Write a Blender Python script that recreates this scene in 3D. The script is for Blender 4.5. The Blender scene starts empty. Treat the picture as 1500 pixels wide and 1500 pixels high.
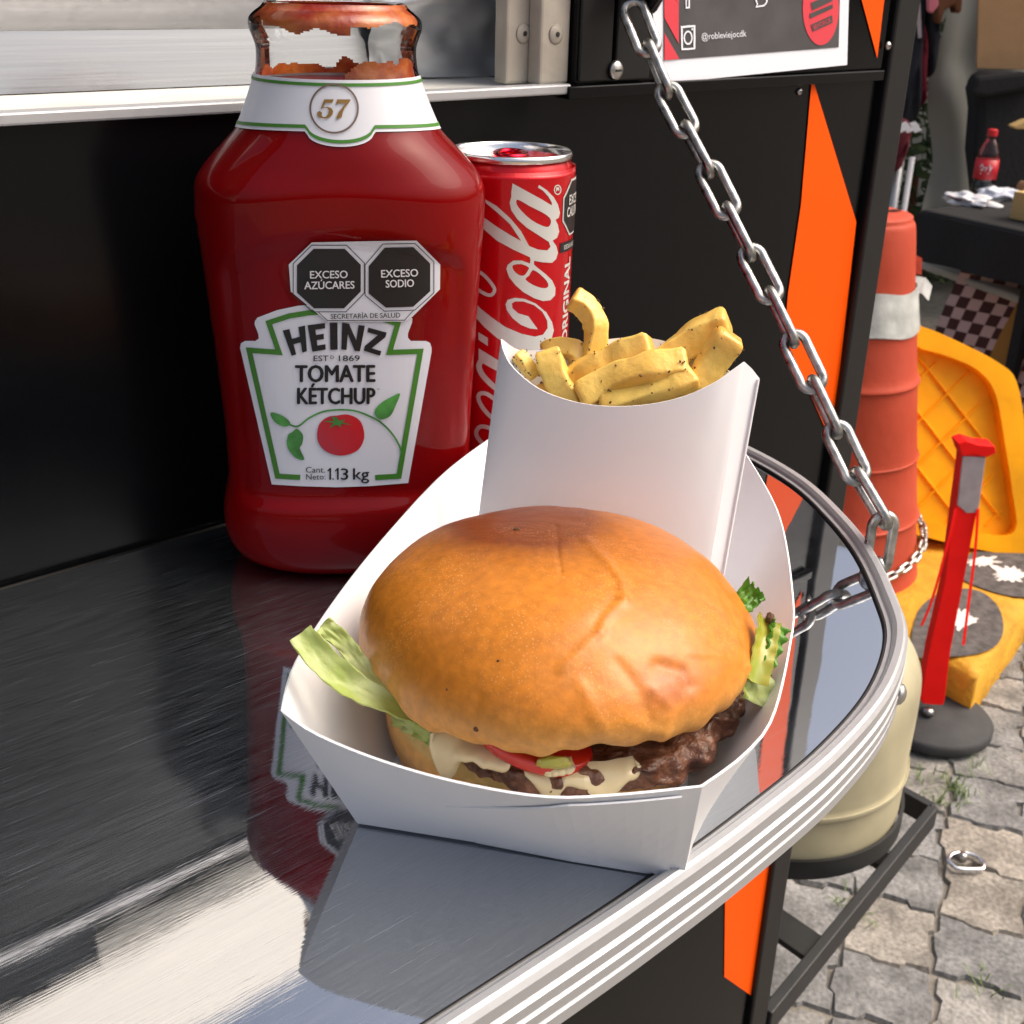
import bpy, bmesh, math, random
from mathutils import Vector, Matrix, noise
random.seed(7)
S = bpy.context.scene
COL = S.collection
# ------------------------------------------------------------------ camera
F, PITCH, ROLL, YAW = 1750.0, math.radians(24.3), math.radians(1.5), math.radians(41.5)
C = Vector((0, -0.4834, 0.245))
fw0 = Vector((math.sin(YAW), math.cos(YAW), 0)); rt0 = Vector((math.cos(YAW), -math.sin(YAW), 0)); up0 = Vector((0, 0, 1))
FWD = fw0*math.cos(PITCH) - up0*math.sin(PITCH)
u_ = up0*math.cos(PITCH) + fw0*math.sin(PITCH)
RT = rt0*math.cos(ROLL) + u_*math.sin(ROLL)
UP = u_*math.cos(ROLL) - rt0*math.sin(ROLL)
cam = bpy.data.cameras.new('camera'); camo = bpy.data.objects.new('camera', cam); COL.objects.link(camo)
cam.sensor_fit = 'HORIZONTAL'; cam.sensor_width = 36; cam.lens = 36*F/1500; cam.clip_start = .01; cam.clip_end = 3000
M = Matrix((RT, UP, -FWD)).transposed().to_4x4(); M.translation = C; camo.matrix_world = M
cam.dof.use_dof = True; cam.dof.focus_distance = .43; cam.dof.aperture_fstop = 40
S.camera = camo
S.render.resolution_x = S.render.resolution_y = 1024
# ------------------------------------------------------------------ world, sun, exposure
W = bpy.data.worlds.new('World'); S.world = W; W.use_nodes = True
nt = W.node_tree; bg = nt.nodes['Background']; sk = nt.nodes.new('ShaderNodeTexSky'); sk.sky_type = 'NISHITA'
sk.sun_disc = False; SUN_EL, SUN_AZ = math.radians(55), math.radians(128)     # azimuth clockwise from +Y
sk.sun_elevation = SUN_EL; sk.sun_rotation = SUN_AZ; sk.dust_density = 10; sk.air_density = 1.0; sk.ozone_density = .0
nt.links.new(sk.outputs[0], bg.inputs[0]); bg.inputs[1].default_value = .15
sl = bpy.data.lights.new('sun', 'SUN'); so = bpy.data.objects.new('sun', sl); COL.objects.link(so)
sl.energy = .9; sl.angle = math.radians(60); sl.color = (1, .985, .965)
sd = Vector((math.sin(SUN_AZ)*math.cos(SUN_EL), math.cos(SUN_AZ)*math.cos(SUN_EL), math.sin(SUN_EL)))
so.rotation_euler = sd.to_track_quat('Z', 'Y').to_euler()
S.view_settings.view_transform = 'Standard'; S.view_settings.look = 'None'; S.view_settings.gamma = 1
S.view_settings.exposure = .5
S.cycles.max_bounces = 10; S.cycles.transparent_max_bounces = 16

# ------------------------------------------------------------------ pixel helpers (pixel = direction; distance from what it touches)
def ray(x, y): return FWD + RT*((x-750)/F) - UP*((y-750)/F)
def onz(x, y, z): d = ray(x, y); return C + d*((z-C.z)/d.z)
def ony(x, y, Y): d = ray(x, y); return C + d*((Y-C.y)/d.y)
def onp(x, y, P, N): d = ray(x, y); return C + d*((P-C).dot(N)/d.dot(N))
def atD(x, y, D): return C + ray(x, y)*D
def proj(P): q = P-C; k = q.dot(FWD); return (750+F*q.dot(RT)/k, 750-F*q.dot(UP)/k)
def sst(a, b, x): t = min(1, max(0, (x-a)/(b-a))); return t*t*(3-2*t)

# ------------------------------------------------------------------ materials
def mat(name, col, rough=.5, metal=0, spec=.5, coat=0, var=0, vscale=20, bump=0, bscale=100, col2=None, sss=0, stretch=None, attr=None, detail=4, rvar=0):
    m = bpy.data.materials.new(name); m.use_nodes = True; n = m.node_tree; b = n.nodes['Principled BSDF']
    b.inputs['Base Color'].default_value = (*col, 1); b.inputs['Roughness'].default_value = rough; b.inputs['Metallic'].default_value = metal
    b.inputs['Specular IOR Level'].default_value = spec; b.inputs['Coat Weight'].default_value = coat; b.inputs['Coat Roughness'].default_value = .06
    if sss: b.inputs['Subsurface Weight'].default_value = sss; b.inputs['Subsurface Radius'].default_value = (.006, .003, .0015); b.inputs['Subsurface Scale'].default_value = 1.0
    tc = n.nodes.new('ShaderNodeTexCoord'); vec = tc.outputs['Object']
    if stretch:
        mp = n.nodes.new('ShaderNodeMapping'); mp.inputs['Scale'].default_value = stretch; n.links.new(vec, mp.inputs[0]); vec = mp.outputs[0]
    src = None
    if attr:
        a = n.nodes.new('ShaderNodeAttribute'); a.attribute_name = attr; src = a.outputs['Color']
    if var or col2:
        t = n.nodes.new('ShaderNodeTexNoise'); t.inputs['Scale'].default_value = vscale; t.inputs['Detail'].default_value = detail; n.links.new(vec, t.inputs['Vector'])
        if col2:
            r = n.nodes.new('ShaderNodeValToRGB'); r.color_ramp.elements[0].position = .35; r.color_ramp.elements[1].position = .65
            r.color_ramp.elements[0].color = (*col, 1); r.color_ramp.elements[1].color = (*col2, 1)
            n.links.new(t.outputs['Fac'], r.inputs[0]); src = r.outputs[0]
        if var:
            mr = n.nodes.new('ShaderNodeMapRange'); mr.inputs[1].default_value = .3; mr.inputs[2].default_value = .7; mr.inputs[3].default_value = 1-var; mr.inputs[4].default_value = 1+var
            n.links.new(t.outputs['Fac'], mr.inputs[0])
            mx = n.nodes.new('ShaderNodeVectorMath'); mx.operation = 'SCALE'
            if src: n.links.new(src, mx.inputs[0])
            else: mx.inputs[0].default_value = col
            n.links.new(mr.outputs[0], mx.inputs['Scale']); src = mx.outputs[0]
    if src: n.links.new(src, b.inputs['Base Color'])
    if bump:
        t2 = n.nodes.new('ShaderNodeTexNoise'); t2.inputs['Scale'].default_value = bscale; t2.inputs['Detail'].default_value = 5; n.links.new(vec, t2.inputs['Vector'])
        bp = n.nodes.new('ShaderNodeBump'); bp.inputs['Strength'].default_value = 1; bp.inputs['Distance'].default_value = bump
        n.links.new(t2.outputs['Fac'], bp.inputs['Height']); n.links.new(bp.outputs[0], b.inputs['Normal'])
        if rvar:
            m2 = n.nodes.new('ShaderNodeMapRange'); m2.inputs[1].default_value = .3; m2.inputs[2].default_value = .7; m2.inputs[3].default_value = max(0, rough-rvar); m2.inputs[4].default_value = rough+rvar
            n.links.new(t2.outputs['Fac'], m2.inputs[0]); n.links.new(m2.outputs[0], b.inputs['Roughness'])
    return m

MT = {}
MT['black'] = mat('black_paint', (.0022, .0026, .0034), .2, spec=.2, bump=.00035, bscale=9, rvar=.06)
MT['post'] = mat('black_post_paint', (.008, .008, .009), .38, spec=.35, bump=.0002, bscale=30)
MT['rack'] = mat('rack_paint', (.012, .013, .014), .5, bump=.0003, bscale=90, var=.3)
MT['orange'] = mat('orange_vinyl', (1.0, .095, .0), .5, spec=.12, var=.04, vscale=12)
MT['steel'] = mat('shelf_steel', (.52, .535, .56), .075, 1)
MT['steel_in'] = mat('brushed_steel', (.42, .43, .44), .2, 1, bump=.00006, bscale=14, stretch=(.5, 12, 26), rvar=.1)
MT['alu'] = mat('aluminium_trim', (.48, .49, .51), .46, .55, bump=.00005, bscale=300, rvar=.06)
MT['cream'] = mat('cream_frame', (.36, .33, .28), .55, var=.18, vscale=35, bump=.0004, bscale=150)
MT['sill'] = mat('worn_sill', (.62, .62, .58), .4, var=.15, vscale=25, bump=.0003, bscale=100)
MT['zinc'] = mat('galvanised_chain', (.40, .40, .385), .36, 1, var=.5, vscale=140, bump=.00025, bscale=250, rvar=.1)
MT['screw'] = mat('screw_steel', (.5, .49, .47), .35, 1)
MT['inner'] = mat('interior_panel', (.55, .54, .5), .5, var=.08, vscale=3)
MT['dark'] = mat('dark_panel', (.02, .021, .023), .4)
MT['paper'] = mat('white_card', (.80, .815, .845), .55, spec=.3, bump=.00012, bscale=60, var=.02, vscale=15)
MT['white'] = mat('white_print', (.72, .72, .74), .45, spec=.4)
MT['label'] = mat('label_paper', (.66, .68, .74), .38, spec=.5, coat=.15)
MT['ink'] = mat('black_ink', (.008, .008, .009), .45)
MT['green'] = mat('green_ink', (.045, .19, .015), .45)
MT['gold'] = mat('gold_ink', (.23, .13, .03), .4)
MT['brownink'] = mat('brown_ink', (.14, .10, .08), .45)
MT['leaf'] = mat('printed_leaf', (.06, .26, .05), .45, var=.35, vscale=160)
MT['tomato'] = mat('printed_tomato', (.55, .006, .012), .4, col2=(.36, .03, .05), vscale=50)
MT['ketchup'] = mat('ketchup', (.165, .0004, .0012), .3, spec=.05, coat=.38, var=.18, vscale=14, bump=.0005, bscale=30)
MT['ketchup'].node_tree.nodes['Principled BSDF'].inputs['Coat Roughness'].default_value = .035
MT['smear'] = mat('ketchup_smear', (.30, .02, .004), .4, coat=.3, col2=(.55, .17, .03), vscale=70, bump=.0008, bscale=200)
MT['canred'] = mat('can_red', (.55, .002, .008), .26, metal=.45, spec=.3, coat=.35)
MT['canlet'] = mat('can_silver_print', (.60, .60, .58), .4, metal=.25)
MT['lid'] = mat('can_lid', (.78, .79, .8), .2, 1, bump=.0001, bscale=300)
MT['tab'] = mat('can_tab', (.6, .01, .03), .2, 1)
MT['fry'] = mat('fry', (.80, .45, .06), .36, spec=.45, coat=.15, attr='toast', var=.10, vscale=160, bump=.0005, bscale=300, sss=.2)
MT['spice'] = mat('spice', (.09, .035, .01), .7)
MT['patty'] = mat('patty', (.06, .02, .011), .36, col2=(.20, .085, .045), vscale=170, bump=.0012, bscale=420, spec=.6, detail=6)
MT['mayo'] = mat('sauce', (.68, .58, .36), .16, spec=.5, sss=.2)
MT['slice'] = mat('tomato_slice', (.48, .015, .008), .2, coat=.4)
MT['lettuce'] = mat('lettuce', (.46, .56, .16), .35, col2=(.66, .70, .36), vscale=70, bump=.001, bscale=160, sss=.2)
MT['lettuce2'] = mat('dark_lettuce', (.09, .26, .02), .35, col2=(.2, .42, .05), vscale=80, bump=.001, bscale=160)
MT['pepper'] = mat('yellow_pepper', (.42, .34, .035), .25, col2=(.30, .36, .05), vscale=90, coat=.5, sss=.2)
MT['cyl'] = mat('cream_cylinder', (.44, .40, .26), .5, var=.22, vscale=9, detail=10, bump=.0006, bscale=25)
MT['drum'] = mat('drum_orange', (.50, .066, .028), .6, spec=.25, col2=(.42, .065, .036), vscale=5, bump=.0015, bscale=30, var=.22, detail=9)
MT['sleeve'] = mat('worn_reflective', (.46, .48, .46), .45, var=.3, vscale=16, detail=8, bump=.003, bscale=25)
MT['yellow'] = mat('barrier_yellow', (.92, .40, .002), .5, spec=.2, var=.2, vscale=7, detail=10, bump=.0008, bscale=40)
MT['ypaint'] = mat('yellow_concrete', (.60, .30, .006), .7, col2=(.50, .25, .012), vscale=14, bump=.005, bscale=60, var=.35, detail=9)
MT['concrete'] = mat('dark_concrete', (.055, .052, .05), .85, col2=(.12, .11, .105), vscale=45, bump=.003, bscale=120)
MT['wpaint'] = mat('white_paint', (.72, .70, .66), .7, var=.2, vscale=60)
MT['fluo'] = mat('red_plastic', (1.0, .010, .008), .5, spec=.15, var=.06, vscale=20)
MT['reflect'] = mat('grey_reflective', (.40, .34, .36), .35, var=.1, vscale=40)
MT['rubber'] = mat('black_rubber', (.035, .036, .037), .75, bump=.001, bscale=160, var=.2)
MT['cloth_b'] = mat('black_cloth', (.008, .008, .009), .9, bump=.002, bscale=60)
MT['canvas'] = mat('tent_canvas', (.58, .58, .53), .9, var=.08, vscale=3, bump=.004, bscale=6)
MT['card'] = mat('cardboard', (.36, .21, .10), .8, var=.06, vscale=20)
MT['cardl'] = mat('light_cardboard', (.55, .36, .14), .8)
MT['navy'] = mat('navy_cloth', (.012, .014, .022), .9, bump=.003, bscale=30)
MT['red_c'] = mat('red_cloth', (.16, .004, .02), .9, bump=.003, bscale=30)
MT['maroon'] = mat('maroon_cloth', (.10, .006, .014), .9, bump=.003, bscale=30)
MT['brown_c'] = mat('brown_leather', (.16, .055, .018), .6)
MT['pink'] = mat('pink_cloth', (.6, .16, .2), .8)
MT['pole'] = mat('grey_pole', (.32, .33, .34), .4, .5)
MT['cola'] = mat('cola', (.012, .006, .004), .1, coat=1)
MT['clabel'] = mat('cola_label', (.5, .008, .02), .4)
MT['cap'] = mat('red_cap', (.55, .01, .02), .4)
MT['foliage'] = mat('foliage', (.035, .07, .02), .6, col2=(.07, .11, .03), vscale=8)
MT['grass'] = mat('grass_blades', (.10, .16, .03), .6)
MT['print_bg'] = mat('poster_print', (.055, .052, .055), .45, col2=(.085, .083, .09), vscale=30)
MT['print_red'] = mat('poster_red', (.72, .05, .075), .5)
MT['posterw'] = mat('poster_white', (.86, .89, .97), .35, coat=.2)

def translucent(m, amt, tc=(.5, .5, .46)):
    n = m.node_tree; b = n.nodes['Principled BSDF']; t = n.nodes.new('ShaderNodeBsdfTranslucent'); t.inputs[0].default_value = (*tc, 1)
    x = n.nodes.new('ShaderNodeMixShader'); x.inputs[0].default_value = amt; n.links.new(b.outputs[0], x.inputs[1]); n.links.new(t.outputs[0], x.inputs[2]); n.links.new(x.outputs[0], n.nodes['Material Output'].inputs[0])
translucent(MT['canvas'], .5); translucent(MT['lettuce'], .35, (.55, .68, .2)); translucent(MT['lettuce2'], .3, (.2, .45, .05))
def glass(name, tint=(1, 1, 1), rough=.02, amt=1.45):
    m = bpy.data.materials.new(name); m.use_nodes = True; n = m.node_tree; n.nodes.clear()
    o = n.nodes.new('ShaderNodeOutputMaterial'); t = n.nodes.new('ShaderNodeBsdfTransparent'); g = n.nodes.new('ShaderNodeBsdfGlossy'); x = n.nodes.new('ShaderNodeMixShader'); fr = n.nodes.new('ShaderNodeFresnel')
    t.inputs[0].default_value = (*tint, 1); g.inputs['Roughness'].default_value = rough; fr.inputs[0].default_value = amt
    tc = n.nodes.new('ShaderNodeTexCoord'); ns = n.nodes.new('ShaderNodeTexNoise'); ns.inputs['Scale'].default_value = 60; bp = n.nodes.new('ShaderNodeBump'); bp.inputs['Distance'].default_value = .0012
    n.links.new(tc.outputs['Object'], ns.inputs['Vector']); n.links.new(ns.outputs['Fac'], bp.inputs['Height']); n.links.new(bp.outputs[0], g.inputs['Normal']); n.links.new(bp.outputs[0], fr.inputs['Normal'])
    n.links.new(fr.outputs[0], x.inputs[0]); n.links.new(t.outputs[0], x.inputs[1]); n.links.new(g.outputs[0], x.inputs[2]); n.links.new(x.outputs[0], o.inputs[0])
    return m
MT['glass'] = glass('clear_plastic', (.96, .965, .96), .05, 1.22)
MT['pet'] = glass('pet_plastic', (.8, .82, .8))

# brushed shelf: long fine scratches along the shelf and a faint waviness of the sheet
def shelf_nodes():
    n = MT['steel'].node_tree; b = n.nodes['Principled BSDF']; tc = n.nodes.new('ShaderNodeTexCoord')
    def nz(scale, st, rot=0, det=3):
        mp = n.nodes.new('ShaderNodeMapping'); mp.inputs['Scale'].default_value = st; mp.inputs['Rotation'].default_value = (0, 0, rot); n.links.new(tc.outputs['Object'], mp.inputs[0])
        t = n.nodes.new('ShaderNodeTexNoise'); t.inputs['Scale'].default_value = scale; t.inputs['Detail'].default_value = det; n.links.new(mp.outputs[0], t.inputs['Vector']); return t.outputs['Fac']
    fine = nz(60, (.9, 28, 1), .12); scr = nz(35, (1.2, 40, 1), -.35, 2); wav = nz(9, (1, 1, 1)); dirt = nz(14, (1, 1.5, 1), 0, 6)
    rr = n.nodes.new('ShaderNodeMapRange'); rr.inputs[1].default_value = .38; rr.inputs[2].default_value = .75; rr.inputs[3].default_value = .006; rr.inputs[4].default_value = .02
    n.links.new(fine, rr.inputs[0])
    r2 = n.nodes.new('ShaderNodeMapRange'); r2.inputs[1].default_value = .45; r2.inputs[2].default_value = .8; r2.inputs[3].default_value = 0; r2.inputs[4].default_value = .03; n.links.new(dirt, r2.inputs[0])
    ad = n.nodes.new('ShaderNodeMath'); ad.operation = 'ADD'; n.links.new(rr.outputs[0], ad.inputs[0]); n.links.new(r2.outputs[0], ad.inputs[1]); n.links.new(ad.outputs[0], b.inputs['Roughness'])
    b1 = n.nodes.new('ShaderNodeBump'); b1.inputs['Distance'].default_value = .000004; n.links.new(fine, b1.inputs['Height'])
    b2 = n.nodes.new('ShaderNodeBump'); b2.inputs['Distance'].default_value = .000004; n.links.new(scr, b2.inputs['Height']); n.links.new(b1.outputs[0], b2.inputs['Normal'])
    b3 = n.nodes.new('ShaderNodeBump'); b3.inputs['Distance'].default_value = .00028; n.links.new(wav, b3.inputs['Height']); n.links.new(b2.outputs[0], b3.inputs['Normal'])
    n.links.new(b3.outputs[0], b.inputs['Normal'])
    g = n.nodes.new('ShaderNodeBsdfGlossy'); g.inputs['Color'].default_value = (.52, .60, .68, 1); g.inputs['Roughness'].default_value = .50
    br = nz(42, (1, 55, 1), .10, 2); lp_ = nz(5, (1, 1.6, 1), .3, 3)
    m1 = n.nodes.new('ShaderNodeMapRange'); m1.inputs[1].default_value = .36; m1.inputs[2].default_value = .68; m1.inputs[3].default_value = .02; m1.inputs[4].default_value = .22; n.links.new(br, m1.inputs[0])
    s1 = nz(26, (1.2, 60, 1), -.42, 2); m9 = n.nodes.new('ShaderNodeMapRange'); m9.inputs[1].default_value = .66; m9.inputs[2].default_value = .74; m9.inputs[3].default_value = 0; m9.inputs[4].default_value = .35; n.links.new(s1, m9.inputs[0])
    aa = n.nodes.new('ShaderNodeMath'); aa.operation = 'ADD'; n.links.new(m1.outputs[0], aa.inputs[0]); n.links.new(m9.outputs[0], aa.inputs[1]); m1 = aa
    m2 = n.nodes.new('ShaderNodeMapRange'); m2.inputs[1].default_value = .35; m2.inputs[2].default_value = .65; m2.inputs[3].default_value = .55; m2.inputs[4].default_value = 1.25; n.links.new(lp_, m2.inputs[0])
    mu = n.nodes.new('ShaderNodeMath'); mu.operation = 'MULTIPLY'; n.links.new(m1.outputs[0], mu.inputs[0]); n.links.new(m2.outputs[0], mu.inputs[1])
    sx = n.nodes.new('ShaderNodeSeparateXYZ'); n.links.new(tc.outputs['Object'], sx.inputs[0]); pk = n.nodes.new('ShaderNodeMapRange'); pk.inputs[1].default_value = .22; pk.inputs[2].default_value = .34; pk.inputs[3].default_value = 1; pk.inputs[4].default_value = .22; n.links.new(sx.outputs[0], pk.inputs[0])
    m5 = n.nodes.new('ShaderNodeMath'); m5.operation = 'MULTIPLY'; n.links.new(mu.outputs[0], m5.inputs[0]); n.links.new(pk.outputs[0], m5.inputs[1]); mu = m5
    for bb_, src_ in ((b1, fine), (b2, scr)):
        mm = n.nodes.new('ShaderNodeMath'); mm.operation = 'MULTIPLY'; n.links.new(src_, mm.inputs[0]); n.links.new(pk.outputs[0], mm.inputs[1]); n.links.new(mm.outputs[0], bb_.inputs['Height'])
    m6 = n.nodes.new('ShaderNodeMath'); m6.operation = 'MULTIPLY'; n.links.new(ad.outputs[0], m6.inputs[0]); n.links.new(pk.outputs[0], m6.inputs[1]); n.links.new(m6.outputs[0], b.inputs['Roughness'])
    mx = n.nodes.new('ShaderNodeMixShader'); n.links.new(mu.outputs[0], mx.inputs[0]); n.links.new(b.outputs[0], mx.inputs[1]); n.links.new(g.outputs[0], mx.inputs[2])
    n.links.new(mx.outputs[0], n.nodes['Material Output'].inputs[0])
shelf_nodes()

# ------------------------------------------------------------------ object helpers
def tag(o, label=None, cat=None, group=None, kind=None):
    if label: o['label'] = label
    if cat: o['category'] = cat
    if group: o['group'] = group
    if kind: o['kind'] = kind
    return o
def thing(name, label, cat, loc=(0, 0, 0), group=None):
    o = bpy.data.objects.new(name, None); o.location = loc; o.empty_display_size = .02; COL.objects.link(o)
    return tag(o, label, cat, group)
def par(o, p):
    if p is not None:
        o.parent = p
        q = p; Mx = p.matrix_basis.copy()
        while q.parent: Mx = q.parent.matrix_basis @ q.matrix_parent_inverse @ Mx if False else Mx; q = q.parent
        if p.type == 'EMPTY': o.matrix_parent_inverse = p.matrix_basis.inverted()
    return o
def mk(name, V, Fc, m, parent=None, smooth=False, sub=0, bevel=0, solid=0):
    me = bpy.data.meshes.new(name); me.from_pydata([tuple(v) for v in V], [], Fc); me.update()
    bm = bmesh.new(); bm.from_mesh(me); bmesh.ops.recalc_face_normals(bm, faces=bm.faces); bm.to_mesh(me); bm.free()
    if m: me.materials.append(MT[m] if isinstance(m, str) else m)
    for p in me.polygons: p.use_smooth = smooth
    o = bpy.data.objects.new(name, me); COL.objects.link(o); par(o, parent)
    if solid: md = o.modifiers.new('s', 'SOLIDIFY'); md.thickness = solid; md.offset = 0
    if solid and smooth: md = o.modifiers.new('e', 'EDGE_SPLIT'); md.split_angle = .7
    if bevel: md = o.modifiers.new('b', 'BEVEL'); md.width = bevel; md.segments = 2; md.limit_method = 'ANGLE'
    if sub: md = o.modifiers.new('d', 'SUBSURF'); md.levels = md.render_levels = sub
    return o
def boxg(lo, hi):
    x0, y0, z0 = lo; x1, y1, z1 = hi
    return ([(x0, y0, z0), (x1, y0, z0), (x1, y1, z0), (x0, y1, z0), (x0, y0, z1), (x1, y0, z1), (x1, y1, z1), (x0, y1, z1)],
            [(0, 3, 2, 1), (4, 5, 6, 7), (0, 1, 5, 4), (1, 2, 6, 5), (2, 3, 7, 6), (3, 0, 4, 7)])
def box(name, lo, hi, m, parent=None, bevel=0): return mk(name, *boxg(lo, hi), m, parent, bevel=bevel)
def bar(P, Q, w, h, up=Vector((0, 0, 1))):
    P, Q = Vector(P), Vector(Q); d = (Q-P).normalized(); s = d.cross(up).normalized(); t = s.cross(d)
    V = [E_ + s*a*w/2 + t*b*h/2 for E_ in (P, Q) for a, b in ((-1, -1), (1, -1), (1, 1), (-1, 1))]
    return V, [(0, 1, 2, 3), (7, 6, 5, 4), (0, 4, 5, 1), (1, 5, 6, 2), (2, 6, 7, 3), (3, 7, 4, 0)]
def tube(pts, r, seg=10, closed=False, caps=True):
    pts = [Vector(p) for p in pts]; n = len(pts); V = []; Fc = []
    prev = None
    for i, p in enumerate(pts):
        a = pts[(i-1) % n] if (closed or i > 0) else p; b = pts[(i+1) % n] if (closed or i < n-1) else p
        d = (b-a).normalized()
        if prev is None: s = d.orthogonal().normalized()
        else: s = (prev - d*prev.dot(d)).normalized()
        prev = s; t = d.cross(s); rr = r[i] if isinstance(r, (list, tuple)) else r
        for k in range(seg):
            an = 2*math.pi*k/seg; V.append(p + s*math.cos(an)*rr + t*math.sin(an)*rr)
    for i in range(n if closed else n-1):
        j = (i+1) % n
        for k in range(seg): l = (k+1) % seg; Fc.append((i*seg+k, i*seg+l, j*seg+l, j*seg+k))
    if caps and not closed: Fc.append(tuple(range(seg-1, -1, -1))); Fc.append(tuple((n-1)*seg+k for k in range(seg)))
    return V, Fc
def loft(rings, cap0=True, cap1=True):
    n = len(rings[0]); V = [p for r in rings for p in r]; Fc = []
    for i in range(len(rings)-1):
        for k in range(n): l = (k+1) % n; Fc.append((i*n+k, i*n+l, (i+1)*n+l, (i+1)*n+k))
    if cap0: Fc.append(tuple(range(n-1, -1, -1)))
    if cap1: Fc.append(tuple((len(rings)-1)*n+k for k in range(n)))
    return V, Fc
def revolve(prof, c, seg=64):
    c = Vector(c)
    return loft([[c+Vector((r*math.cos(2*math.pi*k/seg), r*math.sin(2*math.pi*k/seg), z)) for k in range(seg)] for r, z in prof], prof[0][0] > 1e-5, prof[-1][0] > 1e-5)
def join(*gs):
    V = []; Fc = []
    for v, f in gs:
        o = len(V); V += list(v); Fc += [tuple(i+o for i in q) for q in f]
    return V, Fc
def spline(pts, n=8, closed=False):
    P = [Vector(p) for p in pts]; N = len(P); out = []
    for i in range(N if closed else N-1):
        p0 = P[(i-1) % N] if (closed or i > 0) else P[0]; p1 = P[i]; p2 = P[(i+1) % N]; p3 = P[(i+2) % N] if (closed or i < N-2) else P[-1]
        for k in range(n):
            t = k/n; out.append(.5*((2*p1)+(p2-p0)*t+(2*p0-5*p1+4*p2-p3)*t*t+(3*p1-p0-3*p2+p3)*t**3))
    if not closed: out.append(P[-1])
    return out
# flat print: 2-D loops (even-odd filled) -> cut on a grid -> wrapped on a surface
def fill2d(loops):
    cu = bpy.data.curves.new('t', 'CURVE'); cu.dimensions = '2D'; cu.fill_mode = 'BOTH'
    for L in loops:
        sp = cu.splines.new('POLY'); sp.points.add(len(L)-1); sp.use_cyclic_u = True
        for p, q in zip(sp.points, L): p.co = (q[0], q[1], 0, 1)
    return curve2d(cu)
def curve2d(cu):
    o = bpy.data.objects.new('t', cu); COL.objects.link(o); dg = bpy.context.evaluated_depsgraph_get(); dg.update()
    me = bpy.data.meshes.new_from_object(o.evaluated_get(dg)); bpy.data.objects.remove(o); bpy.data.curves.remove(cu)
    bm = bmesh.new(); bm.from_mesh(me); bpy.data.meshes.remove(me); return bm
def text2d(s, bold=0, shear=0):
    cu = bpy.data.curves.new('t', 'FONT'); cu.body = s; cu.size = 1; cu.offset = bold; cu.resolution_u = 3; cu.shear = shear
    return curve2d(cu)
def emit(name, bm, fn, m, parent, grid=None):
    if grid:
        xs = [v.co.x for v in bm.verts]; ys = [v.co.y for v in bm.verts]
        for ax, lo, hi in ((0, min(xs), max(xs)), (1, min(ys), max(ys))):
            k = math.ceil(lo/grid)
            while k*grid < hi:
                co = [0, 0, 0]; no = [0, 0, 0]; co[ax] = k*grid; no[ax] = 1
                bmesh.ops.bisect_plane(bm, geom=bm.verts[:]+bm.edges[:]+bm.faces[:], plane_co=co, plane_no=no); k += 1
    for v in bm.verts: v.co = fn(v.co.x, v.co.y)
    me = bpy.data.meshes.new(name); bm.to_mesh(me); bm.free(); me.materials.append(MT[m])
    for p in me.polygons: p.use_smooth = False
    o = bpy.data.objects.new(name, me); COL.objects.link(o); return par(o, parent)
def decal(name, loops, fn, m, parent, grid=None): return emit(name, fill2d(loops), fn, m, parent, grid)
def text_on(name, s, L, R, cap, fn, m, parent, bold=.015, shear=0, grid=None, ffn=None, base=0):
    """text whose baseline runs from L to R (2-D print coords, y down) with the given capital height; weight from shifted copies, each a hair higher"""
    L, R = Vector(L), Vector(R); d = R-L; dn = d.normalized(); upd = Vector((d.y, -d.x)).normalized(); upv = upd*cap/.70
    copies = [(0, 0)] if (ffn is None or bold < .006) else [(-bold, bold*.4), (bold, -bold*.4), (0, 0)] if bold < .02 else [(-bold, 0), (bold, 0), (0, -bold*.6), (0, bold*.6), (0, 0)]
    gs = []
    for c, (dx, dy) in enumerate(copies):
        bm = text2d(s, 0, shear); xs = [v.co.x for v in bm.verts]; x0, x1 = min(xs), max(xs); g_ = fn if ffn is None else ffn(base+.00004*c)
        bm.verts.index_update(); V = []
        for v in bm.verts:
            q = L + d*((v.co.x-x0)/(x1-x0)) + upv*v.co.y + (dn*dx+upd*dy)*cap/.7; V.append(g_(q.x, q.y))
        gs.append((V, [tuple(v.index for v in f.verts) for f in bm.faces])); bm.free()
    return mk(name, *join(*gs), m, parent)
def stroke(pts, w, closed=False):
    P = [Vector(p) for p in pts]; n = len(P); L = []; R = []
    for i, p in enumerate(P):
        a = P[i-1] if (i > 0 or closed) else p; b = P[(i+1) % n] if (i < n-1 or closed) else p
        d1 = (p-a); d2 = (b-p); d1 = d1.normalized() if d1.length else d2.normalized(); d2 = d2.normalized() if d2.length else d1
        t = (d1+d2).normalized(); nn = Vector((-t.y, t.x)); k = 1/max(.5, nn.dot(Vector((-d1.y, d1.x))))
        ww = (w[i] if isinstance(w, (list, tuple)) else w)/2*k
        L.append(p+nn*ww); R.append(p-nn*ww)
    return [L, R] if closed else [L + R[::-1]]
def circle2(c, rx, ry=None, n=40): ry = ry or rx; return [(c[0]+rx*math.cos(2*math.pi*k/n), c[1]+ry*math.sin(2*math.pi*k/n)) for k in range(n)]
def sm2(pts, n=4, closed=True): return [(p.x, p.y) for p in spline([(*q, 0) for q in pts], n, closed)]

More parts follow.
